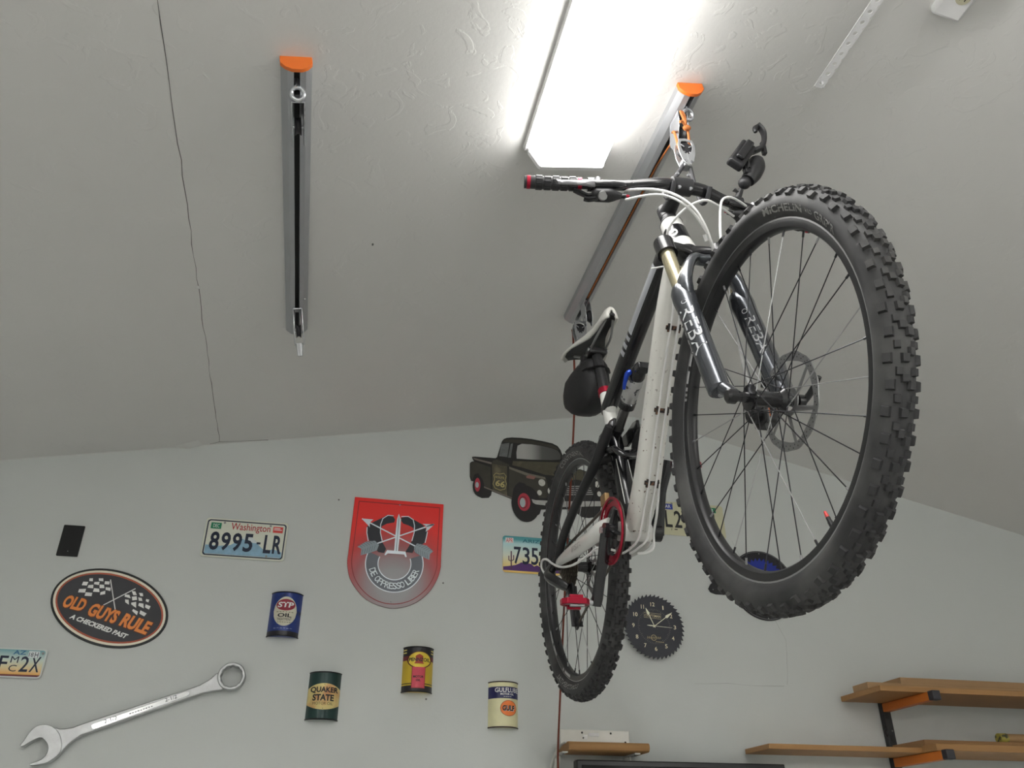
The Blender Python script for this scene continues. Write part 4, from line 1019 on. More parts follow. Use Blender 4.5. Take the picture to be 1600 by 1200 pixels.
# near plate: angled side cheek plate of the near pulley
ck = [(-0.030, -0.018), (0.02, -0.018), (0.052, -0.062), (0.038, -0.100), (0.020, -0.095), (-0.022, -0.045)]
b = MB(); [b.prism(ck, (s * 0.0125 - 0.004, -h + 0.085, -0.012), Y3, Z3, X3, -0.0012, 0.0012) for s in (-1, 1)]
b.box((-0.004, -h + 0.08, -0.032), (0.026, 0.05, 0.0025))
nb = b.build('pulley_bracket', m_chrome, t, bevel=0.0006)
MB().lathe([(0.004, -0.008), (0.024, -0.008), (0.019, -0.002), (0.019, 0.002), (0.024, 0.008), (0.004, 0.008)], (-0.004, -h + 0.105, -0.070), X3, 24).build('sheave', m_blk, nb)
pulley_bracket(t, h - 0.125, 0.034, rad(10))
MB().tube([(0.004, -h + 0.115, -0.05), (0.004, -h + 0.25, -0.030), (0.003, h - 0.15, -0.030)], 0.0026, 8).build('rail_cord', m_rope, t)
MB().sphere((0, h - 0.006, -0.037), 0.0045, 8).build('screw', m_screw, t)

# hook block that carries the handlebar
def hook_block(label, loc, s=1.0, legs=True):
    t = thing('hook_block', label, 'pulley block', loc, (0, 0, 0), 'hook blocks under the ceiling hoist')
    b = MB()
    for sgn in (-1, 1):
        pl = [(-0.019, 0.030), (0.0, 0.034), (0.019, 0.030), (0.024, 0.010), (0.022, -0.018), (0.015, -0.045), (0.006, -0.056), (-0.006, -0.056), (-0.015, -0.045), (-0.022, -0.018), (-0.024, 0.010)]
        inn = [(x * 0.66, z * 0.5 + 0.008) for x, z in pl]
        N = len(pl)
        for d0, d1 in ((sgn * 0.012 - 0.0016, sgn * 0.012 + 0.0016),):
            vs = [(x * s, d * s, z * s) for d in (d0, d1) for x, z in pl + inn]
            # front/back rings and inner/outer walls
            fs = []
            for k in range(N):
                k2 = (k + 1) % N
                fs += [(k, k2, N + k2, N + k), (2 * N + k, 3 * N + k, 3 * N + k2, 2 * N + k2), (k, 2 * N + k, 2 * N + k2, k2), (N + k, N + k2, 3 * N + k2, 3 * N + k)]
            b.add(vs, fs)
        for a, c in (((-0.016, 0.012), (-0.006, 0.004)), ((0.016, 0.012), (0.006, 0.004)), ((0.0, -0.016), (0.0, -0.042)), ((-0.014, -0.02), (-0.006, -0.012)), ((0.014, -0.02), (0.006, -0.012))):
            b.tube([(a[0] * s, sgn * 0.012 * s, a[1] * s), (c[0] * s, sgn * 0.012 * s, c[1] * s)], 0.0022 * s, 6)
    b.box((0, 0, -0.040 * s), (0.026 * s, 0.022 * s, 0.014 * s)); b.box((0, 0, -0.052 * s), (0.020 * s, 0.020 * s, 0.010 * s))
    b.build('cast_cheeks', m_cast, t, bevel=0.0012)
    MB().lathe([(0.004, -0.008), (0.0185, -0.008), (0.014, -0.002), (0.014, 0.002), (0.0185, 0.008), (0.004, 0.008)], (0, 0, 0.004 * s), Y3, 24).build('sheave', m_blk, t)
    for x in (-0.008, 0.008): MB().lathe([(0, -0.0145), (0.0035, -0.0145), (0.0035, 0.0145), (0, 0.0145)], (x * s, 0, -0.046 * s), Y3, 10).build('rivet', m_chrome, t)
    if legs:
        for sgn in (-1, 1):
            xb = -0.066 if sgn < 0 else 0.022
            MB().tube([(sgn * 0.008, 0, -0.046), (sgn * 0.008 + (xb - sgn * 0.008) * 0.5, 0.004, -0.095), (xb, 0.004, -0.138), (xb, -0.010, -0.172), (xb, -0.034, -0.178), (xb, -0.056, -0.160)], 0.0055, 10, sub=4).build('rubber_hook', M('hook_rubber', (0.05, 0.05, 0.055), rough=0.5), t)
    return t
hook_block('silver pulley block with rubber hooks over the handlebar', (0.742, 1.368, 3.010), 0.95)
hook_block('silver pulley block behind the bike saddle', (0.745, 2.272, 3.066), 0.95, False)

# ropes
def rope(label, path, mat, r=0.0032, sub=6):
    b = MB().tube(path, r, 8, sub=sub)
    o = b.build('rope', mat)
    return tag(o, label, 'rope')
eye = Vector((0.735, 1.345, 3.112))
o = rope('orange rope knotted to the eye bolt above the handlebar', [eye + Vector((0.0, -0.004, 0.008)), eye + Vector((0.008, 0, -0.004)), eye + Vector((0.010, 0.004, -0.03)), (0.752, 1.356, 3.075), (0.756, 1.366, 3.03), (0.752, 1.367, 3.004), (0.742, 1.368, 2.996), (0.732, 1.369, 3.004), (0.729, 1.372, 3.03), (0.730, 1.385, 3.09), (0.738, 1.41, 3.118)], m_rope)
kn = MB().sphere((0.747, 1.350, 3.074), 0.009, 12, (1.2, 0.9, 0.8)); kn.tube([(0.747, 1.350, 3.074), (0.732, 1.340, 3.082), (0.724, 1.338, 3.078)], 0.0034, 8, sub=4); kn.tube([eye + Vector((-0.004, -0.004, 0.008)), (0.742, 1.346, 3.09), (0.744, 1.349, 3.078)], 0.0034, 8)
kn.build('knot', m_rope, o)
rope('red rope falling from the hoist rail down past the rear wheel', [(0.745, 2.352, 3.12), (0.748, 2.356, 3.06), (0.76, 2.42, 2.82), (0.80, 2.72, 2.36), (0.84, 2.98, 1.98), (0.862, 3.10, 1.84), (0.868, 3.13, 1.74)], m_rope_dark, 0.0036)
t = thing('rope_cleat', 'small white rope cleat on the wall left of the short shelf', 'cleat', (0.868, WALL_Y, 1.74))
MB().box((0, -0.02, 0), (0.022, 0.04, 0.03)).build('post', m_wb, t, bevel=0.003)
MB().tube([(0, -0.045, -0.07), (0, -0.052, -0.02), (0, -0.052, 0.02), (0, -0.045, 0.07)], [0.005, 0.009, 0.009, 0.005], 10, sub=3).build('horns', m_wb, t)

# ------------------------------------------------------------------ the mountain bike (local: x forward, y left, z up; origin at the rear axle)
bike = thing('mountain_bike', 'white and black full-suspension mountain bike hung from the ceiling hoist', 'bicycle')
U_, UP_ = Vector((0.0089, -0.9995, -0.0312)), Vector((-0.0294, -0.0315, 0.9991))
LEFT_ = UP_.cross(U_).normalized()
mw = Matrix((U_.normalized(), LEFT_, UP_.normalized())).transposed().to_4x4(); mw.translation = (0.712, 2.285, 0.741 + CAM_H)
bike.matrix_world = mw
bike.rotation_euler = mw.to_euler(); bike.location = mw.translation
def P(u, v, w): return Vector((u, -v, w))          # v is towards the drive side
WB = 1.1206
m_rub = spots(M('tire_rubber', (0.030, 0.030, 0.032), rough=0.62, var=0.25, scale=14, bump=0.1, bscale=250), (0.075, 0.073, 0.070), 9, 0.50, 0.75)
m_side = spots(M('tire_sidewall', (0.034, 0.034, 0.036), rough=0.6, var=0.2, scale=30), (0.10, 0.10, 0.098), 7, 0.48, 0.72)
m_rim = M('rim_black', (0.022, 0.022, 0.024), rough=0.34, var=0.1)
m_rimline = M('rim_silver', (0.42, 0.42, 0.43), rough=0.35, metal=0.6)
m_spoke = M('spoke_dark', (0.045, 0.045, 0.05), rough=0.3, metal=0.7)
m_spoke_s = M('spoke_silver', (0.50, 0.50, 0.51), rough=0.3, metal=0.7)
m_gblack = M('gloss_black', (0.012, 0.012, 0.014), rough=0.22, var=0.1, coat=0.3)
m_mblack = M('satin_black', (0.020, 0.020, 0.022), rough=0.42, var=0.15, scale=60)
m_rotor = M('rotor_steel', (0.36, 0.36, 0.36), rough=0.4, metal=0.8, var=0.1)
m_tlabel = M('tire_lettering', (0.30, 0.30, 0.29), rough=0.6)
m_red = M('anodised_red', (0.38, 0.010, 0.034), rough=0.28, metal=0.55, var=0.1)
m_fwhite = M('frame_white', (0.78, 0.78, 0.75), rough=0.25, var=0.03, coat=0.3)

def wheel(name, u0, w0, Rc, rt, N, knob, nsp, side_txt, front):
    C = P(u0, 0, w0); Yv = Vector((0, 1, 0))
    def at(r, ang, v): return C + Vector((cos(ang) * r, -v, sin(ang) * r))
    sec = []
    for k in range(28):
        a = 2 * PI * k / 28
        sec.append((Rc + rt * 1.0 * cos(a), rt * (1.0 if cos(a) > -0.3 else 0.93) * sin(a)))
    tire = MB().lathe(sec, C, Yv, 96, closed=True).build(name, m_side, bike, angle=60)
    # tread blocks
    kb = MB(); rnd = random.Random(5)
    for k in range(N):
        a = 2 * PI * k / N
        rows = [(-8 if k % 2 else 10, 0.0135, 0.0115, 1.0), (12 if k % 2 else -10, 0.0125, 0.0100, 0.95),
                (27 if k % 2 else 24, 0.012, 0.0095, 0.9), (-27 if k % 2 else -24, 0.012, 0.0095, 0.9),
                (46 + (k % 2) * 8, 0.0150, 0.0130, 1.05), (-46 - (k % 2) * 8, 0.0150, 0.0130, 1.05)]
        for j, (ph, cl, lw, hs) in enumerate(rows):
            f = rad(ph); aa = a + (0.5 if j in (2, 3) else 0.0) * 2 * PI / N + (0.25 * 2 * PI / N if j == 1 else 0)
            d = Vector((cos(aa), 0, sin(aa))); t_ = Vector((-sin(aa), 0, cos(aa)))
            nrm = d * cos(f) + Yv * sin(f); lat = -d * sin(f) + Yv * cos(f)
            kb.frust(C + d * (Rc + (rt - 0.001) * cos(f)) + Yv * ((rt - 0.001) * sin(f)), (cl * knob, lw * knob, 0.0062 * hs), 0.82, (t_, lat, nrm))
    kb.build('tread', m_rub, tire, smooth=False)
    # sidewall bead line
    RI = 0.298; RO = 0.3175
    rim = MB().lathe([(RI, -0.006), (RI + 0.004, -0.0115), (RO - 0.003, -0.0135), (RO, -0.0125), (RO, 0.0125), (RO - 0.003, 0.0135), (RI + 0.004, 0.0115), (RI, 0.006)], C, Yv, 96, closed=True).build('rim', m_rim, tire, angle=40)
    for s in (-1, 1):
        MB().lathe([(RO - 0.002, s * 0.0138), (RO + 0.0012, s * 0.0136), (RO + 0.0012, s * 0.0128), (RO - 0.002, s * 0.0130)], C, Yv, 96, closed=True).build('rim_edge', m_rimline, tire, label='worn silver rim edge')
    # decals on the rim side facing the drive side
    dc = MB()
    for a0, a1, r0, r1 in ([(136, 141, 0.3035, 0.3115), (143, 148, 0.3035, 0.3115), (149.5, 151, 0.3035, 0.3115), (152, 153, 0.3035, 0.3115), (154, 155, 0.3035, 0.3115), (129, 134, 0.3035, 0.3115)] if front else [(205, 214, 0.3035, 0.3115), (216, 224, 0.3035, 0.3115), (238, 240, 0.3035, 0.3115), (242, 252, 0.3035, 0.3115)]):
        n = 6; vs = []
        for q in range(n + 1):
            a = rad(a0 + (a1 - a0) * q / n); vs += [at(r0, a, 0.0140), at(r1, a, 0.0145)]
        dc.add(vs, [(2 * q, 2 * q + 1, 2 * q + 3, 2 * q + 2) for q in range(n)])
    dc.build('rim_decal', M('decal_grey', (0.50, 0.50, 0.51), rough=0.4), tire, smooth=False)
    # lettering on the sidewall
    for s, a0, a1, r0, hh, bold in side_txt:
        lt = MB()
        def fn(x, y, a0=a0, a1=a1, r0=r0, hh=hh):
            a = rad(a0 + (a1 - a0) * x); r = r0 + y * hh
            dv = math.sqrt(max(rt * rt - (r - Rc) ** 2, 0)); return at(r, a, (0.93 * dv if r < Rc - 0.3 * rt else dv) + 0.0009)
        put_text(lt, s, fn, bold)
        lt.build('sidewall_lettering', m_tlabel, tire, smooth=False)
    # hub
    hw = 0.050 if front else 0.062
    MB().lathe([(0.009, -hw), (0.0095, -0.036), (0.024, -0.034), (0.024, -0.029), (0.0155, -0.024), (0.014, 0.0), (0.0155, 0.024), (0.022, 0.030), (0.022, 0.034), (0.0095, 0.036), (0.009, hw)], C, Yv, 28).build('hub', m_gblack, tire)
    # spokes: 32, three-cross
    me_cache = {}
    for i in range(nsp):
        ra = 2 * PI * i / nsp + 0.05; s = 1 if i % 2 else -1
        lead = 1 if (i // 2) % 2 else -1
        ha = ra + lead * rad(62)
        p0 = at(0.0225, ha, s * 0.0315); p1 = at(RI - 0.001, ra, s * 0.002); pm = at(RI - 0.016, ra, s * 0.002).lerp(p1, 0.05)
        MB().tube([p0, p1], 0.00105, 6).build('spoke', m_spoke if (i % 5) else m_spoke_s, tire)
        dd = (p1 - p0).normalized()
        MB().tube([p1 - dd * 0.011, p1 + dd * 0.003], 0.0021, 6).build('nipple', m_rimline if i % 3 == 0 else m_spoke, tire)
    return tire, at
front_txt = [('MICHELIN', 66, 43.5, 0.3265, 0.0125, 0.03), ('WILD', 41.5, 37.5, 0.329, 0.007, 0.02), ('GRIP\'R', 36, 24, 0.326, 0.0135, 0.01)]
rear_txt = [('CONTINENTAL', 98, 58, 0.325, 0.0125, 0.02), ('CONTINENTAL', 272, 236, 0.338, -0.0125, 0.02)]
fw, fat = wheel('front_wheel', WB, 0.0, 0.3415, 0.0275, 62, 1.0, 32, front_txt, True)
rw, rat = wheel('rear_wheel', 0.0, 0.0, 0.3395, 0.0265, 66, 0.95, 32, rear_txt, False)
# valves with red caps
for tire, at_, a in ((fw, fat, rad(-67)),):
    MB().tube([at_(0.300, a, 0), at_(0.284, a, 0)], 0.0042, 10).build('valve_stem', m_mblack, tire)
    MB().tube([at_(0.285, a, 0), at_(0.276, a, 0)], [0.0036, 0.0036], 10).build('valve_collar', m_mblack, tire)
    MB().tube([at_(0.276, a, 0), at_(0.264, a, 0)], [0.0034, 0.002], 10).build('valve_cap', M('valve_red', (0.8, 0.05, 0.05), rough=0.3), tire, label='red valve cap')

def rotor(tire, u0, w0, v, R_, name='brake_rotor'):
    C = P(u0, v, w0); b = MB(); N = 72; outer = []; inn = []
    for k in range(N):
        a = 2 * PI * k / N
        outer.append((a, R_ + 0.0012 * cos(12 * a))); inn.append((a, R_ - 0.0155 - 0.002 * cos(6 * a)))
    vs = []
    for y in (-0.0009, 0.0009):
        vs += [C + Vector((cos(a) * r, y, sin(a) * r)) for a, r in outer] + [C + Vector((cos(a) * r, y, sin(a) * r)) for a, r in inn]
    fs = []
    for k in range(N):
        k2 = (k + 1) % N
        fs += [(k, k2, N + k2, N + k), (2 * N + k, 3 * N + k, 3 * N + k2, 2 * N + k2), (k, 2 * N + k, 2 * N + k2, k2), (N + k, N + k2, 3 * N + k2, 3 * N + k)]
    b.add(vs, fs)
    for k in range(6):
        a = rad(60 * k); a2 = a + rad(26)
        b.tube([C + Vector((cos(a) * 0.022, 0, sin(a) * 0.022)), C + Vector((cos(a2) * (R_ - 0.014), 0, sin(a2) * (R_ - 0.014)))], [0.0055, 0.004], 6, ab=(1, 0.25), ref=(0, 1, 0))
    b.lathe([(0.017, -0.001), (0.027, -0.001), (0.027, 0.001), (0.017, 0.001)], C, (0, 1, 0), 24, closed=True)
    r_ = b.build(name, m_rotor, tire)
    h = MB()
    for k in range(36):
        a = 2 * PI * k / 36
        for rr, off in ((R_ - 0.0045, 0.0), (R_ - 0.0095, 0.06)):
            for y in (-0.0011, 0.0011):
                c = C + Vector((cos(a + off) * rr, y, sin(a + off) * rr))
                h.add([c + Vector((0.0014 * cos(q * PI / 3), 0, 0.0014 * sin(q * PI / 3))) for q in range(6)], [(0, 1, 2, 3, 4, 5)])
    h.build('rotor_holes', m_dark, tire, smooth=False)
    return r_
rotor(fw, WB, 0.0, -0.047, 0.090); rotor(rw, 0.0, 0.0, -0.050, 0.080)
# cassette and freehub on the rear wheel
cs = MB()
for k in range(9):
    R_ = 0.070 - 0.0058 * k; v = 0.024 + 0.0040 * k; nT = 34 - 2 * k; pts = []
    for q in range(nT * 2):
        a = PI * q / nT; pts.append((cos(a) * (R_ if q % 2 else R_ - 0.004), sin(a) * (R_ if q % 2 else R_ - 0.004)))
    cs.prism(pts, P(0, v, 0), (1, 0, 0), (0, 0, 1), (0, -1, 0), -0.0009, 0.0009)
cs.build('cassette', M('cassette_steel', (0.16, 0.14, 0.11), rough=0.45, metal=0.7, var=0.3, scale=80), rw, smooth=False)

# ---- suspension fork
ST_A, ST_B = Vector((0.944, 0.442)), Vector((1.081, 0.029))
ax2 = (ST_B - ST_A).normalized()
def leg(sv, s, off=0.0):   # point on a fork leg: s metres below the crown
    q = ST_A + ax2 * s; return P(q.x + off, sv * 0.065, q.y)
m_stan = M('stanchion_gold', (0.62, 0.56, 0.38), rough=0.2, metal=0.75, var=0.04)
m_low = M('fork_graphite', (0.085, 0.092, 0.105), rough=0.24, metal=0.6, var=0.08, coat=0.5)
cr = MB(); top = Vector((0.905, 0.462))
for sv in (-1, 1):
    cr.tube([leg(sv, -0.030), leg(sv, 0.014)], 0.0225, 20)
    a, b = leg(sv, -0.010), P(top.x + 0.008, 0, top.y - 0.002)
    cr.tube([a, a.lerp(b, 0.5) + Vector((0, 0, 0.006)), b], [0.019, 0.020, 0.027], 14, sub=3, ab=(1.0, 0.75))
fork = cr.build('fork', m_gblack, bike, angle=50, label='black fork crown with gold stanchions')
for sv in (-1, 1):
    MB().tube([leg(sv, -0.032), leg(sv, -0.028)], 0.017, 16).build('crown_cap', m_mblack, fork)
    MB().tube([leg(sv, -0.02), leg(sv, 0.17)], 0.0160, 24).build('stanchion', m_stan, fork)
    MB().tube([leg(sv, 0.135), leg(sv, 0.150), leg(sv, 0.172), leg(sv, 0.20), leg(sv, 0.30), leg(sv, 0.40), leg(sv, 0.432), leg(sv, 0.437)], [0.0195, 0.0245, 0.0250, 0.0228, 0.0222, 0.0222, 0.0215, 0.016], 24).build('lower_leg', m_low, fork)
    # drop-out reaching forward to the axle
    d0 = leg(sv, 0.415); d1 = P(WB, sv * 0.056, 0.0)
    MB().tube([d0, d0.lerp(d1, 0.55), d1], [0.016, 0.014, 0.0125], 14, ab=(0.85, 1.0), ref=(0, 1, 0)).build('drop_out', m_low, fork)
    MB().tube([leg(sv, 0.435), leg(sv, 0.444)], 0.0065, 8).build('foot_bolt', m_chrome, fork)
A1 = MB()
arch = [leg(1, 0.185, 0.004), leg(1, 0.150, 0.010), leg(1, 0.108, 0.020) + Vector((0.0, 0.008, 0.0)), P(0.985, 0.030, 0.395), P(0.978, 0.0, 0.402), P(0.985, -0.030, 0.395), leg(-1, 0.108, 0.020) - Vector((0, 0.008, 0)), leg(-1, 0.150, 0.010), leg(-1, 0.185, 0.004)]
A1.tube(arch, [0.014, 0.020, 0.017, 0.0135, 0.013, 0.0135, 0.017, 0.020, 0.014], 14, sub=4, ab=(0.8, 1.15)).build('fork_arch', m_low, fork)
ax_ = MB().tube([P(WB, 0.074, 0), P(WB, -0.074, 0)], 0.0085, 16); ax_.lathe([(0.0, 0), (0.014, 0), (0.014, 0.012), (0.010, 0.016), (0, 0.016)], P(WB, 0.060, 0), (0, -1, 0), 18); ax_.lathe([(0.0, 0), (0.014, 0), (0.014, 0.012), (0, 0.014)], P(WB, -0.060, 0), (0, 1, 0), 18)
ax_.build('axle', m_gblack, fork)
MB().tube([P(WB, -0.072, 0), P(WB + 0.012, -0.082, 0.012), P(WB + 0.045, -0.084, 0.03)], [0.007, 0.006, 0.005], 10, sub=3).build('axle_lever', m_mblack, fork)
# graphics along the legs
def leg_text(sv, s, s0, s1, th0, th1, r, mat, bold, name='fork_lettering'):
    lt = MB(); ax3 = Vector((ax2.x, 0, ax2.y)); e1 = Vector((0, -sv, 0)); e2 = ax3.cross(e1)
    if e2.x < 0: e2 = -e2
    def fn(x, y):
        p = leg(sv, s0 + (s1 - s0) * x); th = rad(th0 + (th1 - th0) * y)
        return p + (e1 * cos(th) + e2 * sin(th)) * r
    put_text(lt, s, fn, bold); return lt.build(name, mat, fork, smooth=False)
m_fl = M('fork_print', (0.55, 0.56, 0.58), rough=0.3)
leg_text(1, 'REBA', 0.215, 0.345, 4, 80, 0.0232, m_fl, 0.0); leg_text(1, 'ROCK SHOX', 0.200, 0.330, -44, -10, 0.0232, m_fl, 0.0)
lt = MB(); leg_text(-1, 'REBA', 0.225, 0.330, 150, 100, 0.0229, m_fl, 0.0)
for s0 in (0.190,): # small printed lines
    leg_text(1, 'O', s0 + 0.002, s0 + 0.014, 30, 62, 0.0231, m_fl, 0.0, 'fork_badge')
leg_text(-1, 'O', 0.200, 0.214, 120, 150, 0.0231, m_fl, 0.0, 'fork_badge')
cl = MB().box(P(1.020, -0.058, 0.030), (0.046, 0.034, 0.066)); cl.tube([P(1.020, -0.046, 0.022), P(1.020, -0.022, 0.020)], 0.019, 18)
cal = cl.build('brake_caliper', m_mblack, fork, bevel=0.006)
MB().box(P(1.042, -0.050, 0.020), (0.006, 0.006, 0.026)).build('pad_tab', m_orange, cal, bevel=0.002, label='orange pad tab')
MB().tube([P(1.03, -0.060, 0.075), P(1.045, -0.063, 0.12)], 0.008, 10).build('caliper_mount', m_mblack, cal)

# ---- frame
m_dt = spots(M('down_tube_white', (0.78, 0.77, 0.73), rough=0.28, var=0.04, coat=0.2), (0.10, 0.055, 0.03), 95, 0.655, 0.675, (1, 1, 1), 'noise', (0, 0.80, 0.62))
dt_path = [P(0.892, 0, 0.490), P(0.86, 0, 0.462), P(0.80, 0, 0.392), P(0.70, 0, 0.256), P(0.60, 0, 0.112), P(0.552, 0, 0.046), P(0.505, 0, 0.0), P(0.470, 0, -0.028)]
frame = MB().tube(dt_path, [0.026, 0.030, 0.0315, 0.030, 0.030, 0.031, 0.030, 0.026], 28, sub=5, sq=2.8, ref=(0, 1, 0)).build('frame', m_dt, bike, angle=60, label='white frame with chipped down tube')
h0, h1 = Vector((0.905, 0.462)), Vector((0.853, 0.604)); hd = (h1 - h0).normalized()
hp = lambda s, v=0.0, o=0.0: P(h0.x + hd.x * s + o * hd.y, v, h0.y + hd.y * s - o * hd.x)
MB().tube([hp(0.006), hp(0.014), hp(0.05), hp(0.10), hp(0.135)], [0.0315, 0.0315, 0.0285, 0.0265, 0.0265], 28).build('head_tube', m_fwhite, frame)
MB().tube([hp(0.046), hp(0.075), hp(0.100)], [0.0294, 0.0280, 0.0274], 28).build('head_tube_badge_band', m_gblack, frame, label='black band on the head tube')
sl = MB()
path = [(0.35, 0.9), (0.0, 0.75), (0.25, 0.45), (0.75, 0.55), (1.0, 0.3), (0.6, 0.1), (0.2, 0.12)]
def badge(x, y):
    th = rad(30 + (x) * 34); s = 0.052 + 0.042 * y; r = 0.0294 - 0.03 * (s - 0.046)
    return hp(s) + (Vector((0, -1, 0)) * cos(th) + Vector((hd.y, 0, -hd.x)) * sin(th)) * (r + 0.0006)
cs2 = catmull([(a, b, 0) for a, b in path], 4)
for i in range(len(cs2) - 1):
    p, q = cs2[i], cs2[i + 1]; w_ = 0.085 * (1 - 0.6 * abs(i / len(cs2) - 0.5) * 2) + 0.03
    n_ = Vector((-(q - p).y, (q - p).x, 0)).normalized() * w_
    sl.add([badge(*(p + n_).xy), badge(*(q + n_).xy), badge(*(q - n_).xy), badge(*(p - n_).xy)], [(0, 1, 2, 3)])
sl.build('head_badge', m_white_print, frame, smooth=False, label='white S emblem')
MB().tube([hp(-0.006), hp(0.007)], [0.030, 0.0325], 28).build('headset_cup', m_mblack, frame); MB().tube([hp(0.134), hp(0.146)], [0.0275, 0.024], 24).build('headset_cup', m_mblack, frame)
tt_path = [P(0.862, 0, 0.550), P(0.80, 0, 0.523), P(0.67, 0, 0.478), P(0.57, 0, 0.438), P(0.45, 0, 0.388), P(0.36, 0, 0.352), P(0.335, 0, 0.345)]
MB().tube(tt_path, [0.026, 0.025, 0.0225, 0.0215, 0.021, 0.020, 0.018], 24, sub=5, sq=2.5, ref=(0, 1, 0)).build('top_tube', m_gblack, frame, angle=60)
def tt_strip(s0, s1, a0, a1, n=24, e=0.0008):
    pc = catmull(tt_path, 5); b = MB(); vs = []
    rsx = [0.026, 0.025, 0.0225, 0.0215, 0.021, 0.020, 0.018]
    for q in range(n + 1):
        f = (s0 + (s1 - s0) * q / n) * (len(pc) - 1); i = min(int(f), len(pc) - 2); p = pc[i].lerp(pc[i + 1], f - i)
        fr = f / 5; j = min(int(fr), 5); r = rsx[j] + (rsx[j + 1] - rsx[j]) * (fr - j)
        t_ = (pc[i + 1] - pc[i]).normalized(); side = Vector((0, -1, 0)); up = t_.cross(side).normalized()
        if up.z < 0: up = -up
        for k in range(5):
            a = rad(a0 + (a1 - a0) * k / 4); ca, sa = cos(a), sin(a); qq = (abs(ca) ** 2.5 + abs(sa) ** 2.5) ** (-1 / 2.5)
            vs.append(p + (side * ca + up * sa) * (qq * r + e))
    b.add(vs, [(q * 5 + k, q * 5 + k + 1, (q + 1) * 5 + k + 1, (q + 1) * 5 + k) for q in range(n) for k in range(4)])
    return b
tt_strip(0.02, 0.98, 22, 62).build('top_tube_decal', m_fwhite, frame, label='white stripe along the top tube')
m_dg = M('decal_silver', (0.38, 0.39, 0.42), rough=0.3)
tt_strip(0.18, 0.46, -38, 20).build('top_tube_decal', m_dg, frame)
for s0 in (0.475, 0.51, 0.54): tt_strip(s0, s0 + 0.018, -38, 20, 4).build('top_tube_decal', m_dg, frame)
# seat tube
s0, s1 = Vector((0.334, 0.403)), Vector((0.451, -0.035)); sd = (s1 - s0).normalized()
spt = lambda s, v=0.0: P(s0.x + sd.x * s, v, s0.y + sd.y * s)
MB().tube([spt(0.0), spt(0.03), spt(0.12), spt(0.16)], [0.0175, 0.018, 0.019, 0.018], 20).build('seat_tube', m_fwhite, frame)
MB().tube([P(0.40, 0, 0.372), P(0.365, 0, 0.34), P(0.352, 0, 0.315)], [0.010, 0.016, 0.012], 12, sub=3).build('seat_gusset', m_fwhite, frame)
MB().tube([spt(0.135), spt(0.20), spt(0.30), spt(0.40), spt(0.44)], [0.019, 0.020, 0.0225, 0.026, 0.026], 20).build('seat_tube_lower', m_gblack, frame)
for a in (0.35, -0.35):
    MB().tube([spt(0.24) + Vector((0.018, -0.016 * (1 if a > 0 else -1), 0)), spt(0.38) + Vector((0.022, -0.018 * (1 if a > 0 else -1), 0))], 0.0012, 6).build('seat_tube_line', m_fwhite, frame)
MB().tube([P(0.451, 0.040, -0.035), P(0.451, -0.040, -0.035)], 0.0235, 24).build('bottom_bracket_shell', m_fwhite, frame)
MB().tube([spt(-0.012), spt(0.006)], 0.0205, 20).build('seat_collar', m_red, frame, label='red seat clamp')
MB().tube([spt(-0.003) + Vector((-0.02, -0.012, 0)), spt(-0.003) + Vector((-0.02, 0.012, 0))], 0.0045, 10).build('collar_bolt', m_chrome, frame)
# seat stays, chain stays
for sv in (1, -1):
    MB().tube([P(0.452, sv * 0.040, 0.246), P(0.41, sv * 0.047, 0.214), P(0.36, sv * 0.055, 0.176), P(0.22, sv * 0.062, 0.124), P(0.08, sv * 0.066, 0.066), P(0.02, sv * 0.066, 0.022), P(0.0, sv * 0.066, 0.004)], [0.0115, 0.013, 0.0125, 0.0115, 0.011, 0.011, 0.012], 14, sub=4, ab=(1.15, 0.9)).build('seat_stay', m_mblack, frame)
    cs_ = MB().tube([P(0.425, sv * 0.052, -0.012), P(0.385, sv * 0.066, -0.016), P(0.33, sv * 0.074, -0.020), P(0.20, sv * 0.072, -0.010), P(0.08, sv * 0.070, 0.0), P(0.01, sv * 0.068, 0.004)], [0.021, 0.025, 0.022, 0.0215, 0.016, 0.011], 16, sub=4, ab=(0.55, 1.0), ref=(0, 0, 1)).build('chain_stay', m_fwhite, frame)
    MB().tube([P(0.012, sv * 0.062, 0.006), P(0.0, sv * 0.062, -0.004), P(0.0, sv * 0.072, -0.004)], 0.011, 12).build('rear_drop_out', m_mblack, frame)
lt = MB(); put_text(lt, 'FSR', lambda x, y: P(0.205 + 0.085 * x, 0.072 + 0.0126 + 0.001 * x, -0.020 - 0.005 * x + 0.015 * y), 0.02); lt.build('chain_stay_lettering', M('stay_grey', (0.36, 0.35, 0.33)), frame, smooth=False)
MB().tube([P(0.345, 0.056, 0.178), P(0.362, 0.02, 0.196), P(0.366, -0.02, 0.196), P(0.345, -0.056, 0.178)], [0.013, 0.015, 0.015, 0.013], 14, sub=3).build('stay_bridge', m_mblack, frame)
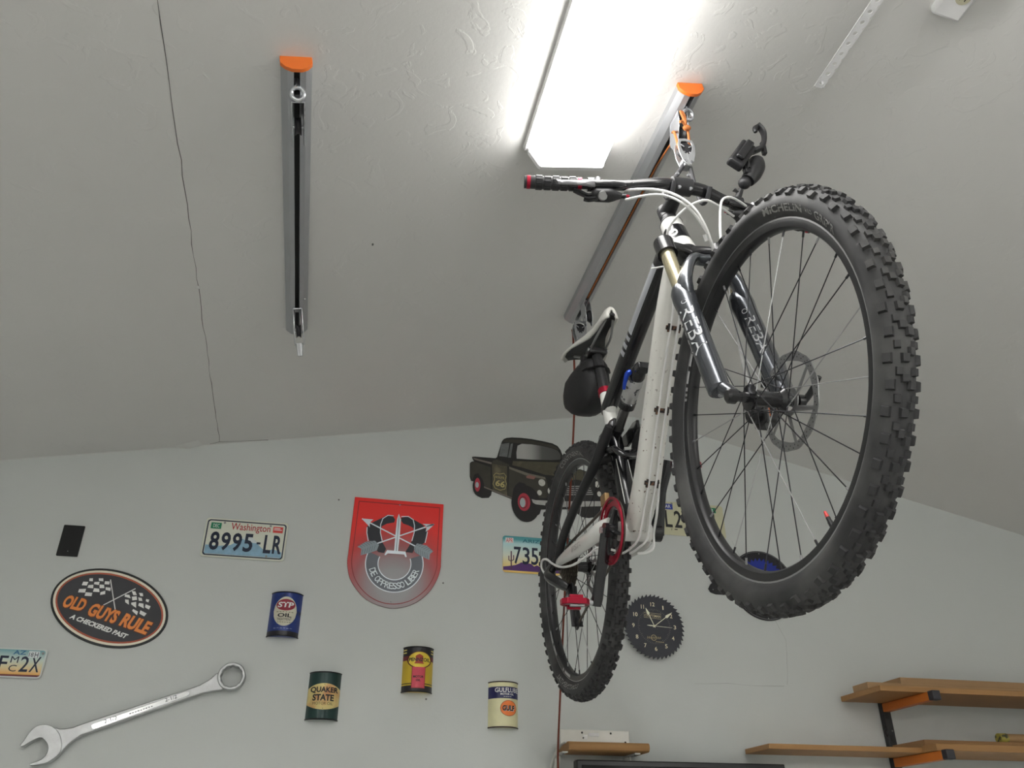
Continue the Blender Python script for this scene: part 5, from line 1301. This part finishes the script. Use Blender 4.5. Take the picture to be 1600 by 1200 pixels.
# rocker link, shock
for sv in (1, -1):
    b = MB(); b.prism([(0.470, 0.262), (0.440, 0.268), (0.395, 0.262), (0.352, 0.262), (0.350, 0.235), (0.385, 0.222), (0.430, 0.226), (0.470, 0.240)], P(0, sv * 0.032, 0), (1, 0, 0), (0, 0, 1), (0, -sv, 0), -0.004, 0.004)
    lk = b.build('rocker_link', m_gblack, frame, bevel=0.002)
    for q in ((0.458, 0.251), (0.360, 0.249), (0.41, 0.245)):
        MB().lathe([(0, 0), (0.0075, 0), (0.006, 0.003), (0, 0.003)], P(q[0], sv * 0.036, q[1]), (0, -sv, 0), 14).build('pivot_bolt', m_chrome, lk)
loop = [P(0.445, 0.028, 0.185), P(0.462, 0.020, 0.168), P(0.466, 0.0, 0.160), P(0.462, -0.020, 0.168), P(0.445, -0.028, 0.185), P(0.405, -0.030, 0.196), P(0.385, 0.0, 0.200), P(0.405, 0.030, 0.196), P(0.445, 0.028, 0.185)]
MB().tube(loop, 0.0095, 12, sub=4, ab=(1.4, 0.9)).build('yoke', m_gblack, frame)
k0, k1 = P(0.592, 0, 0.352), P(0.390, 0, 0.254); kd = (k1 - k0).normalized()
kp = lambda s: k0 + kd * s
m_can = spots(M('shock_silver', (0.52, 0.52, 0.52), rough=0.3, metal=0.5, var=0.1), (0.08, 0.08, 0.09), 60, 0.56, 0.58)
sh = MB().tube([kp(0.035), kp(0.042), kp(0.105), kp(0.112)], [0.018, 0.0215, 0.0215, 0.018], 24).build('shock', m_can, bike, label='silver and black rear air shock')
MB().tube([kp(-0.004), kp(0.010), kp(0.030), kp(0.040)], [0.012, 0.019, 0.0215, 0.019], 20).build('shock_head', m_gblack, sh)
MB().tube([kp(0.108), kp(0.112), kp(0.130), kp(0.134)], [0.018, 0.0225, 0.0225, 0.018], 24).build('shock_sleeve', m_gblack, sh)
MB().tube([kp(0.13), kp(0.205)], 0.0135, 18).build('shock_shaft', M('shock_shaft', (0.22, 0.22, 0.22), rough=0.25, metal=0.7), sh)
MB().tube([kp(0.205), kp(0.226)], [0.016, 0.012], 14).build('shock_eye', m_mblack, sh)
m_blue = M('anodised_blue', (0.015, 0.06, 0.45), rough=0.3, metal=0.5)
MB().tube([kp(0.022) + Vector((0, -0.020, 0)), kp(0.024) + Vector((0, -0.028, -0.004)), kp(0.040) + Vector((0, -0.031, -0.016)), kp(0.052) + Vector((0, -0.030, -0.022))], [0.008, 0.007, 0.005, 0.004], 10, sub=3).build('lockout_lever', m_blue, sh, label='blue lockout lever')
MB().box(P(0.605, 0, 0.340), (0.03, 0.034, 0.020)).build('shock_mount', m_gblack, frame, bevel=0.004)

# cable guides and cables on the down tube underside
dn = Vector((0.80, 0, -0.60)).normalized()
m_clip = spots(M('cable_clip', (0.02, 0.018, 0.018), rough=0.5), (0.18, 0.08, 0.04), 120, 0.5, 0.6)
for u, w in ((0.775, 0.358), (0.662, 0.202), (0.562, 0.06)):
    c = P(u, 0, w) + dn * 0.0315; b = MB(); tv = Vector((0.6, 0, 0.8))
    b.box(c, (0.036, 0.010, 0.006), (Vector((0, 1, 0)), tv, dn))
    for s in (-1, 1): b.box(c + Vector((0, s * 0.013, 0)) + dn * 0.004, (0.005, 0.020, 0.005), (Vector((0, 1, 0)), tv, dn))
    b.lathe([(0, 0), (0.0045, 0), (0.0045, 0.003), (0, 0.003)], c + dn * 0.003, dn, 10)
    b.build('cable_guide', m_clip, frame, bevel=0.001)
m_cable = M('cable_white', (0.80, 0.80, 0.79), rough=0.35, var=0.03)
def cable(pts, r=0.0026, mat=None, parent=None, name='cable', sub=6):
    return MB().tube([P(*p) for p in pts], r, 8, sub=sub).build(name, mat or m_cable, parent or bike, angle=60)
off = lambda u, v, w, d: (u + 0.8 * d, v, w - 0.6 * d)
for v, m_ in ((0.009, m_cable), (-0.009, m_cable)):
    cable([(0.885, v * 2.2, 0.452), off(0.81, v, 0.405, 0.034), off(0.775, v, 0.358, 0.036), off(0.70, v, 0.256, 0.034), off(0.662, v, 0.202, 0.036), off(0.60, v, 0.112, 0.034), off(0.562, v, 0.06, 0.036), off(0.515, v, 0.005, 0.036), off(0.478, v * 1.2, -0.045, 0.034), (0.470, v + 0.012, -0.082), (0.44, v + 0.02, -0.086)], 0.0028)
cable([off(0.562, -0.018, 0.06, 0.034), off(0.52, -0.022, 0.0, 0.034), (0.500, -0.03, -0.05), (0.49, -0.03, -0.082), (0.478, -0.02, -0.092), (0.462, 0.0, -0.092)], 0.0032)
# rear derailleur housing along the chain stay
cable([(0.44, 0.03, -0.086), (0.423, 0.080, -0.069), (0.362, 0.092, -0.072), (0.26, 0.098, -0.068), (0.154, 0.100, -0.046), (0.07, 0.100, -0.014), (0.015, 0.101, 0.014), (-0.028, 0.102, 0.022), (-0.040, 0.102, 0.006), (-0.018, 0.100, -0.018), (0.008, 0.098, -0.030)], 0.0032)
# ---- drivetrain
BBc = P(0.451, 0, -0.035)
def cr_ring(R_, r_, v, nT, mat, name, parent, th=0.0018, tooth=0.004):
    outer = []; inner = []
    N = nT * 4
    for q in range(N):
        a = 2 * PI * q / N; rr = R_ + (tooth if q % 4 in (1, 2) else 0)
        outer.append((cos(a) * rr, sin(a) * rr)); inner.append((cos(a) * r_, sin(a) * r_))
    b = MB(); vs = []
    for y in (v - th, v + th): vs += [BBc + Vector((x, -y, z)) for x, z in outer] + [BBc + Vector((x, -y, z)) for x, z in inner]
    fs = []
    for k in range(N):
        k2 = (k + 1) % N
        fs += [(k, k2, N + k2, N + k), (2 * N + k, 3 * N + k, 3 * N + k2, 2 * N + k2), (k, 2 * N + k, 2 * N + k2, k2), (N + k, N + k2, 3 * N + k2, 3 * N + k)]
    b.add(vs, fs); return b.build(name, mat, parent, smooth=False)
ca = Vector((-0.062, -0.160)).normalized()
crank = MB()
e = lambda l, v: P(0.451 + ca.x * l, v, -0.035 + ca.y * l)
crank.tube([e(-0.004, 0.068), e(0.03, 0.072), e(0.10, 0.080), e(0.16, 0.086), e(0.180, 0.088)], [0.019, 0.0165, 0.0135, 0.0145, 0.012], 16, sub=3, ab=(0.62, 1.0), ref=(0, 1, 0))
crank.tube([P(0.451, 0.050, -0.035), P(0.451, 0.078, -0.035)], 0.019, 20)
for k in range(4):
    a = rad(45 + 90 * k + 20); crank.tube([BBc + Vector((0, -0.056, 0)), BBc + Vector((cos(a) * 0.052, -0.052, sin(a) * 0.052))], [0.014, 0.007], 10, ab=(0.5, 1), ref=(0, 1, 0))
crank = crank.build('crankset', m_gblack, bike, angle=50, label='black crank arms with red chainrings')
cr_ring(0.0735, 0.060, 0.054, 36, m_red, 'chainring', crank, 0.0022); cr_ring(0.082, 0.0765, 0.060, 40, m_red, 'guard_ring', crank, 0.0022, 0.0); cr_ring(0.050, 0.040, 0.046, 24, m_rotor, 'inner_chainring', crank)
MB().tube([e(0.0, 0.083), e(0.0, 0.087)], 0.009, 14).build('crank_bolt', m_chrome, crank)
lc = MB().tube([e(0.004, -0.060), e(-0.03, -0.062), e(-0.10, -0.066), e(-0.15, -0.076), e(-0.180, -0.080)], [0.019, 0.0165, 0.0135, 0.0145, 0.012], 16, sub=3, ab=(0.62, 1.0), ref=(0, 1, 0)); lc.tube([P(0.451, -0.040, -0.035), P(0.451, -0.068, -0.035)], 0.021, 20)
lc.build('left_crank_arm', m_gblack, crank, angle=50)
def pedal(l, v, sg):
    c = e(l, v); b = MB()
    out = [(-0.044, -0.010), (-0.030, -0.022), (0.030, -0.022), (0.044, -0.010), (0.044, 0.010), (0.030, 0.022), (-0.030, 0.022), (-0.044, 0.010)]
    inn = [(-0.030, -0.006), (-0.022, -0.013), (0.022, -0.013), (0.030, -0.006), (0.030, 0.006), (0.022, 0.013), (-0.022, 0.013), (-0.030, 0.006)]
    vs = [c + Vector((y * 0.9, -sg * x * 0.78, z)) for z in (-0.007, 0.007) for x, y in out + inn]; N = 8; fs = []
    for k in range(N):
        k2 = (k + 1) % N
        fs += [(k, k2, N + k2, N + k), (2 * N + k, 3 * N + k, 3 * N + k2, 2 * N + k2), (k, 2 * N + k, 2 * N + k2, k2), (N + k, N + k2, 3 * N + k2, 3 * N + k)]
    b.add(vs, fs)
    for s in (-1, 1): b.box(c + Vector((0.012 * s, 0, 0.010 * s)), (0.010, 0.034, 0.010))
    pd = b.build('pedal', m_red, bike, bevel=0.0015, label='red clipless pedal')
    MB().tube([c + Vector((0, sg * 0.044, 0)), c - Vector((0, sg * 0.032, 0))], 0.0068, 12).build('pedal_axle', m_chrome, pd)
    sp = MB(); hx = [c + Vector((0.010 * cos(q * 1.3), sg * (0.014 - 0.0028 * q * 0.35), 0.0105 * sin(q * 1.3))) for q in range(28)]
    sp.tube(hx, 0.0015, 6).build('spring', m_rotor, pd)
    cg = MB().box(c + Vector((0.016, 0, -0.012)), (0.008, 0.036, 0.004)); cg.box(c + Vector((-0.018, 0, 0.010)), (0.008, 0.036, 0.004)); cg.build('pedal_cage', m_rotor, pd, bevel=0.001)
pedal(0.172, 0.142, 1); pedal(-0.172, -0.134, -1)
# chain: upper run, lower run via the derailleur
ch = MB()
def chain_run(pts): ch.tube([P(*p) for p in pts], 0.0042, 6, sub=4, ab=(0.75, 1.0), ref=(0, 0, 1))
chain_run([(0.455, 0.054, 0.040), (0.30, 0.052, 0.040), (0.10, 0.045, 0.048), (0.0, 0.042, 0.052)]); chain_run([(0.43, 0.054, -0.106), (0.30, 0.052, -0.14), (0.20, 0.050, -0.165), (0.125, 0.050, -0.188)])
chain_run([(0.455 + 0.0745 * cos(a), 0.054, -0.035 + 0.0745 * sin(a)) for a in (rad(100 - 20 * q) for q in range(11))])
ch.build('chain', M('chain_steel', (0.10, 0.085, 0.07), rough=0.45, metal=0.6, var=0.4, scale=200), bike)
rd = MB().tube([P(0.0, 0.082, -0.006), P(0.012, 0.096, -0.030), P(0.040, 0.098, -0.048), P(0.066, 0.082, -0.068), P(0.082, 0.060, -0.084)], [0.011, 0.013, 0.014, 0.0135, 0.011], 14, sub=2, sq=3.5).build('rear_derailleur', m_gblack, bike)
for v in (0.045, 0.059):
    MB().tube([P(0.080, v, -0.078), P(0.095, v, -0.130), P(0.118, v, -0.196)], [0.010, 0.006, 0.010], 10, ab=(0.22, 1), ref=(0, 1, 0)).build('derailleur_cage', m_mblack, rd)
for q in ((0.085, -0.086), (0.115, -0.188)):
    MB().lathe([(0.003, -0.003), (0.0155, -0.0025), (0.0175, 0.0), (0.0155, 0.0025), (0.003, 0.003)], P(q[0], 0.052, q[1]), (0, 1, 0), 22).build('jockey_wheel', m_mblack, rd)
MB().box(P(0.40, 0.050, 0.062), (0.035, 0.014, 0.030)).build('front_derailleur', M('brass_worn', (0.35, 0.22, 0.10), rough=0.4, metal=0.6), bike, bevel=0.003)
MB().tube([P(0.32, 0.058, -0.004), P(0.20, 0.060, 0.012)], 0.007, 10).build('chain_guard', m_mblack, bike)

# ---- seat post, saddle, bag
MB().tube([spt(0.0), P(0.290, 0, 0.545)], 0.0155, 20).build('seat_post', m_mblack, bike)
def saddle():
    secs = []  # (u, half width, top w, drop at edge)
    for u, hw, zt, ed in ((0.440, 0.013, 0.618, 0.026), (0.432, 0.021, 0.630, 0.038), (0.410, 0.025, 0.636, 0.042), (0.36, 0.026, 0.635, 0.042), (0.315, 0.032, 0.634, 0.040), (0.275, 0.046, 0.635, 0.036), (0.235, 0.062, 0.638, 0.034), (0.195, 0.072, 0.642, 0.036), (0.168, 0.070, 0.642, 0.038), (0.152, 0.054, 0.636, 0.034)):
        row = []
        for k in range(13):
            x = -1 + k / 6; row.append((u - 0.010 * (x * x) * (1 if u < 0.2 else 0), x * hw, zt - ed * (abs(x) ** 2.6)))
        secs.append(row)
    top = MB(); n = 13; vs = [P(*p) for r in secs for p in r]
    top.add(vs, [(i * n + k, i * n + k + 1, (i + 1) * n + k + 1, (i + 1) * n + k) for i in range(len(secs) - 1) for k in range(n - 1)])
    s = top.build('saddle', M('saddle_white', (0.70, 0.69, 0.65), rough=0.45, var=0.05), bike, angle=70, label='white saddle with black underside')
    so = s.modifiers.new('thick', 'SOLIDIFY'); so.thickness = 0.007; so.offset = -1
    base = MB(); vs = []
    for r in secs:
        for k in range(13):
            u, v, w = r[k]; vs.append(P(u * 0.985 + 0.004, v * 0.86, r[0][2] + 0.008 + 0.004 * (1 - abs(k - 6) / 6)))
    base.add(vs, [(i * n + k, (i + 1) * n + k, (i + 1) * n + k + 1, i * n + k + 1) for i in range(len(secs) - 1) for k in range(n - 1)])
    b = base.build('saddle_base', m_mblack, s, angle=70)
    so = b.modifiers.new('thick', 'SOLIDIFY'); so.thickness = 0.006; so.offset = 0
    for sv in (1, -1):
        MB().tube([P(0.412, sv * 0.010, 0.600), P(0.36, sv * 0.021, 0.574), P(0.30, sv * 0.022, 0.566), P(0.24, sv * 0.022, 0.572), P(0.19, sv * 0.036, 0.598)], 0.0036, 8, sub=4).build('saddle_rail', m_rotor, s)
    MB().box(P(0.285, 0, 0.562), (0.046, 0.056, 0.022)).build('saddle_clamp', m_mblack, s, bevel=0.005)
    MB().tube([P(0.30, 0.030, 0.562), P(0.30, -0.030, 0.562)], 0.006, 10).build('clamp_bolt', m_chrome, s)
saddle()
m_bag = M('bag_nylon', (0.014, 0.014, 0.016), rough=0.6, var=0.2, bump=0.3, bscale=900)
bg = []
for u, hw, z0, z1 in ((0.296, 0.022, 0.462, 0.535), (0.278, 0.038, 0.428, 0.548), (0.240, 0.050, 0.414, 0.560), (0.185, 0.056, 0.410, 0.562), (0.135, 0.058, 0.424, 0.556), (0.098, 0.050, 0.450, 0.540), (0.084, 0.028, 0.478, 0.520)):
    row = []
    for k in range(20):
        a = 2 * PI * k / 20; ca_, sa_ = cos(a), sin(a); q = (abs(ca_) ** 3.2 + abs(sa_) ** 3.2) ** (-1 / 3.2)
        row.append(P(u, hw * ca_ * q, (z0 + z1) / 2 + (z1 - z0) / 2 * sa_ * q))
    bg.append(row)
b = MB(); b.add([p for r in bg for p in r], [(i * 20 + k, i * 20 + (k + 1) % 20, (i + 1) * 20 + (k + 1) % 20, (i + 1) * 20 + k) for i in range(6) for k in range(20)] + [tuple(range(20)), tuple(range(120, 140))])
bag = b.build('saddle_bag', m_bag, bike, angle=70, label='black saddle bag')
m_pipe = M('bag_piping', (0.20, 0.20, 0.20), rough=0.5)
for sv in (1, -1):
    MB().tube([P(0.255, sv * 0.040, 0.545), P(0.235, sv * 0.0455, 0.52), P(0.225, sv * 0.047, 0.49)], 0.0014, 6, sub=4).build('piping', m_pipe, bag)
    MB().tube([P(0.135, sv * 0.050, 0.50), P(0.112, sv * 0.044, 0.475), P(0.125, sv * 0.043, 0.445)], 0.0014, 6, sub=4).build('piping', m_pipe, bag)
    MB().box(P(0.235, sv * 0.026, 0.566), (0.028, 0.006, 0.028)).build('bag_strap', m_bag, bag, bevel=0.002)
MB().tube([P(0.268, 0.034, 0.505), P(0.285, 0.026, 0.505), P(0.302, 0.018, 0.50), P(0.318, 0.0, 0.498), P(0.302, -0.018, 0.50), P(0.268, -0.034, 0.505)], 0.006, 8, sub=3, ab=(2.0, 0.5)).build('post_strap', m_bag, bag)

# ---- cockpit
MB().tube([hp(0.144), hp(0.168)], 0.0185, 20).build('spacers', m_mblack, bike)
stem = MB().tube([hp(0.164), hp(0.203)], 0.0195, 20); stem.tube([hp(0.184), P(0.895, 0, 0.642), P(0.926, 0, 0.646)], [0.020, 0.016, 0.018], 18, sub=3); stem.tube([P(0.930, 0.024, 0.646), P(0.930, -0.024, 0.646)], 0.021, 20)
stem = stem.build('stem', m_mblack, bike, angle=50)
for v in (-0.014, 0.014):
    for w in (0.626, 0.666): MB().lathe([(0, 0), (0.004, 0), (0.004, 0.004), (0, 0.004)], P(0.948, v, w), (1, 0, 0), 10).build('stem_bolt', m_chrome, stem)
MB().tube([hp(0.202), hp(0.207)], 0.017, 18).build('top_cap', m_mblack, stem)
barp = [(0.862, 0.352, 0.656), (0.880, 0.25, 0.653), (0.905, 0.13, 0.648), (0.928, 0.055, 0.646), (0.930, 0.0, 0.646), (0.928, -0.055, 0.645), (0.908, -0.13, 0.641), (0.893, -0.25, 0.630), (0.884, -0.352, 0.620)]
bar = MB().tube([P(*p) for p in barp], [0.0111, 0.0111, 0.0122, 0.0155, 0.0159, 0.0155, 0.0122, 0.0111, 0.0111], 18, sub=4).build('handlebar', m_gblack, bike, angle=60)
lt = MB(); put_text(lt, 'RACE', lambda x, y: P(0.905 + 0.0125 + 0.006 * (1 - x), 0.120 - 0.034 * x, 0.6435 + 0.006 * y), 0.0); lt.build('bar_lettering', M('bar_grey', (0.45, 0.45, 0.45)), bar, smooth=False)
for sv in (1, -1):
    q = barp if sv > 0 else barp[::-1]
    a, c = P(*q[0]), P(*q[1]); d = (c - a).normalized(); L = 0.118
    gp = lambda s: a + d * s
    g = MB().tube([gp(0.006), gp(0.010), gp(L - 0.004), gp(L)], [0.0145, 0.0152, 0.0152, 0.0145], 20).build('grip', m_rubg if 'm_rubg' in globals() else m_mblack, bike)
    up = Vector((0, 0, 1)); e1 = d.cross(up).normalized(); e2 = e1.cross(d)
    kb = MB()
    for i in range(5):
        for k in range(10):
            th = 2 * PI * (k + 0.5 * (i % 2)) / 10; nr = e1 * cos(th) + e2 * sin(th)
            kb.frust(gp(0.020 + 0.0195 * i + 0.008) + nr * 0.0146, (0.0165, 0.0082, 0.0022), 0.85, (d, nr.cross(d), nr))
    kb.build('grip_blocks', m_mblack, g, smooth=False)
    MB().tube([gp(-0.001), gp(0.0), gp(0.008)], [0.013, 0.0158, 0.0158], 20).build('end_ring', m_red, g, label='red lock ring')
    MB().tube([gp(-0.006), gp(-0.0005)], 0.0148, 18).build('end_plug', m_mblack, g)
    MB().tube([gp(L), gp(L + 0.009)], 0.0156, 20).build('inner_ring', m_red, g, label='red lock ring')
    # brake lever
    cp = gp(L + 0.030); fwd = Vector((0.80, 0, -0.60)).normalized(); dn_ = Vector((0, 0, -1))
    bl = MB().tube([cp - d * 0.007, cp + d * 0.007], 0.0165, 18)
    bl.tube([cp + fwd * 0.020 - d * 0.010, cp + fwd * 0.022 + d * 0.01, cp + fwd * 0.016 + d * 0.055, cp + fwd * 0.013 + d * 0.078], [0.008, 0.0105, 0.0095, 0.0065], 14, sub=3)
    lev = bl.build('brake_lever', m_gblack, bike, angle=50)
    pv = cp + fwd * 0.030 - d * 0.002
    MB().tube([pv, pv - d * 0.018 + fwd * 0.012, pv - d * 0.045 + fwd * 0.014, pv - d * 0.075 + fwd * 0.010, pv - d * 0.088 + fwd * 0.016], [0.008, 0.0065, 0.0055, 0.0050, 0.0055], 12, sub=4, ab=(0.7, 1.2)).build('lever_blade', M('lever_grey', (0.22, 0.22, 0.23), rough=0.3, metal=0.6), lev)
    MB().lathe([(0, -0.008), (0.0085, -0.008), (0.0085, 0.008), (0, 0.008)], cp + fwd * 0.020 + d * 0.012 + Vector((0, 0, 0.008)), (0, 0, 1), 14).build('reservoir_cap', m_chrome, lev)
    # shifter pod underneath
    sc_ = cp + d * 0.022 + dn_ * 0.030 + fwd * 0.002
    sp = MB().tube([sc_ - d * 0.022, sc_ - d * 0.012, sc_ + d * 0.02, sc_ + d * 0.038, sc_ + d * 0.048], [0.010, 0.0165, 0.0165, 0.010, 0.006], 16, sub=3, ab=(1.15, 0.85)).build('shifter', m_mblack, bike)
    MB().tube([sc_ - d * 0.006, sc_ - d * 0.030 + dn_ * 0.004, sc_ - d * 0.050 - dn_ * 0.006, sc_ - d * 0.062 - dn_ * 0.012], [0.007, 0.006, 0.007, 0.006], 10, sub=3, ab=(1.3, 0.7)).build('shift_paddle', m_gblack, sp)
    MB().tube([sc_ - d * 0.004 + dn_ * 0.008, sc_ - d * 0.028 + dn_ * 0.014, sc_ - d * 0.040 + dn_ * 0.012], [0.007, 0.0065, 0.006], 10, sub=3, ab=(1.3, 0.7)).build('shift_paddle', m_gblack, sp)
    MB().lathe([(0, 0), (0.012, 0), (0.010, 0.004), (0, 0.004)], sc_ + dn_ * 0.002 + fwd * 0.013, fwd, 16).build('shifter_cover', m_rotor, sp)
    MB().tube([sc_ + d * 0.046, sc_ + d * 0.058], 0.006, 12).build('barrel_adjuster', m_gblack, sp)
    MB().tube([sc_ + d * 0.056, sc_ + d * 0.066], 0.0034, 10).build('cable_end', m_red, sp)

# brake hoses and shifter housings
cable([(0.898, 0.128, 0.640), (0.955, 0.092, 0.602), (0.995, 0.060, 0.562), (1.020, 0.030, 0.512), (1.018, 0.006, 0.468), (0.998, -0.016, 0.430), (0.965, -0.034, 0.412)], 0.0030)
cable([(0.905, 0.130, 0.606), (0.950, 0.100, 0.586), (0.985, 0.070, 0.562), (1.008, 0.036, 0.520), (1.005, 0.0, 0.470), (0.985, -0.026, 0.430), (0.945, -0.040, 0.418)], 0.0030)
cable([(0.880, 0.036, 0.462), (0.888, 0.037, 0.500), (0.918, 0.036, 0.532), (0.950, 0.020, 0.550), (0.978, 0.0, 0.557), (0.983, -0.03, 0.567), (0.962, -0.07, 0.574), (0.930, -0.115, 0.586), (0.912, -0.135, 0.596)], 0.0030)
cable([(0.985, -0.048, 0.345), (1.000, -0.036, 0.395), (1.000, -0.040, 0.466), (0.984, -0.060, 0.548), (0.970, -0.080, 0.590), (0.955, -0.11, 0.612), (0.940, -0.14, 0.617), (0.925, -0.165, 0.620)], 0.0030)
cable([(0.985, -0.048, 0.345), (0.973, -0.056, 0.262), (0.972, -0.055, 0.190), (0.985, -0.054, 0.110), (1.005, -0.056, 0.075)], 0.0030)
MB().tube([P(1.004, 0.0, 0.452), P(0.998, -0.006, 0.440)], 0.005, 10).build('zip_tie', m_cable, bike)
MB().tube([P(0.872, 0.040, 0.455), P(0.80, 0.036, 0.50)], 0.0022, 6).build('cable', m_cable, bike)

# ---- phone mount clamped to the bar
mb_ = P(0.907, -0.152, 0.640)
ph = MB().tube([mb_ + Vector((0, 0.012, 0)), mb_ - Vector((0, 0.012, 0))], 0.0165, 18).build('phone_mount', m_mblack, bike, label='black phone cradle on a ball mount')
MB().tube([P(0.910, -0.155, 0.652), P(0.920, -0.163, 0.674)], [0.009, 0.0065], 12).build('mount_stalk', m_mblack, ph)
MB().tube([P(0.918, -0.158, 0.666), P(0.920, -0.143, 0.672)], [0.004, 0.007], 10, ab=(1, 0.5)).build('thumb_screw', M('screw_grey', (0.18, 0.18, 0.18), rough=0.35, metal=0.6), ph)
MB().sphere(P(0.925, -0.173, 0.692), 0.0155, 18).build('ball', m_mblack, ph)
MB().tube([P(0.926, -0.182, 0.700), P(0.929, -0.196, 0.720), P(0.931, -0.208, 0.744), P(0.931, -0.213, 0.764)], [0.017, 0.022, 0.023, 0.018], 16, sub=3).build('socket_arm', m_mblack, ph)
ca_, cb_ = P(0.948, -0.136, 0.716), P(0.948, -0.190, 0.796)
cdir = (cb_ - ca_).normalized(); cn = Vector((1, 0, 0)); cn = (cn - cdir * cn.dot(cdir)).normalized(); cs_ = cdir.cross(cn)
MB().box(ca_.lerp(cb_, 0.5), (0.088, 0.040, 0.024), (cdir, cs_, cn)).build('cradle_block', m_mblack, ph, bevel=0.006, seg=3)
MB().box(ca_.lerp(cb_, 0.55) + cn * 0.016, (0.070, 0.020, 0.012), (cdir, cs_, cn)).build('cradle_pad', m_gblack, ph, bevel=0.004)
MB().tube([P(0.940, -0.176, 0.722), P(0.942, -0.176, 0.752), P(0.944, -0.192, 0.774), P(0.945, -0.214, 0.790), P(0.945, -0.226, 0.792)], [0.0085, 0.0075, 0.0075, 0.0075, 0.0075], 10, sub=4, ab=(1.3, 0.8)).build('cradle_bracket', m_gblack, ph)
MB().tube([P(0.946, -0.200, 0.778), P(0.948, -0.222, 0.792), P(0.949, -0.232, 0.812), P(0.950, -0.236, 0.836), P(0.951, -0.232, 0.852), P(0.952, -0.222, 0.864)], [0.008, 0.008, 0.0075, 0.0075, 0.0075, 0.007], 10, sub=4, ab=(1.4, 0.8)).build('cradle_jaw', m_mblack, ph)
MB().tube([P(0.951, -0.226, 0.862), P(0.954, -0.212, 0.848), P(0.954, -0.212, 0.836)], [0.006, 0.0065, 0.005], 8, sub=3).build('jaw_pad', m_mblack, ph)
MB().box(P(0.940, -0.234, 0.800), (0.012, 0.010, 0.040)).build('jaw_slide', m_mblack, ph, bevel=0.002)
MB().box(P(0.938, -0.180, 0.720), (0.016, 0.022, 0.022)).build('hinge_block', m_mblack, ph, bevel=0.003)
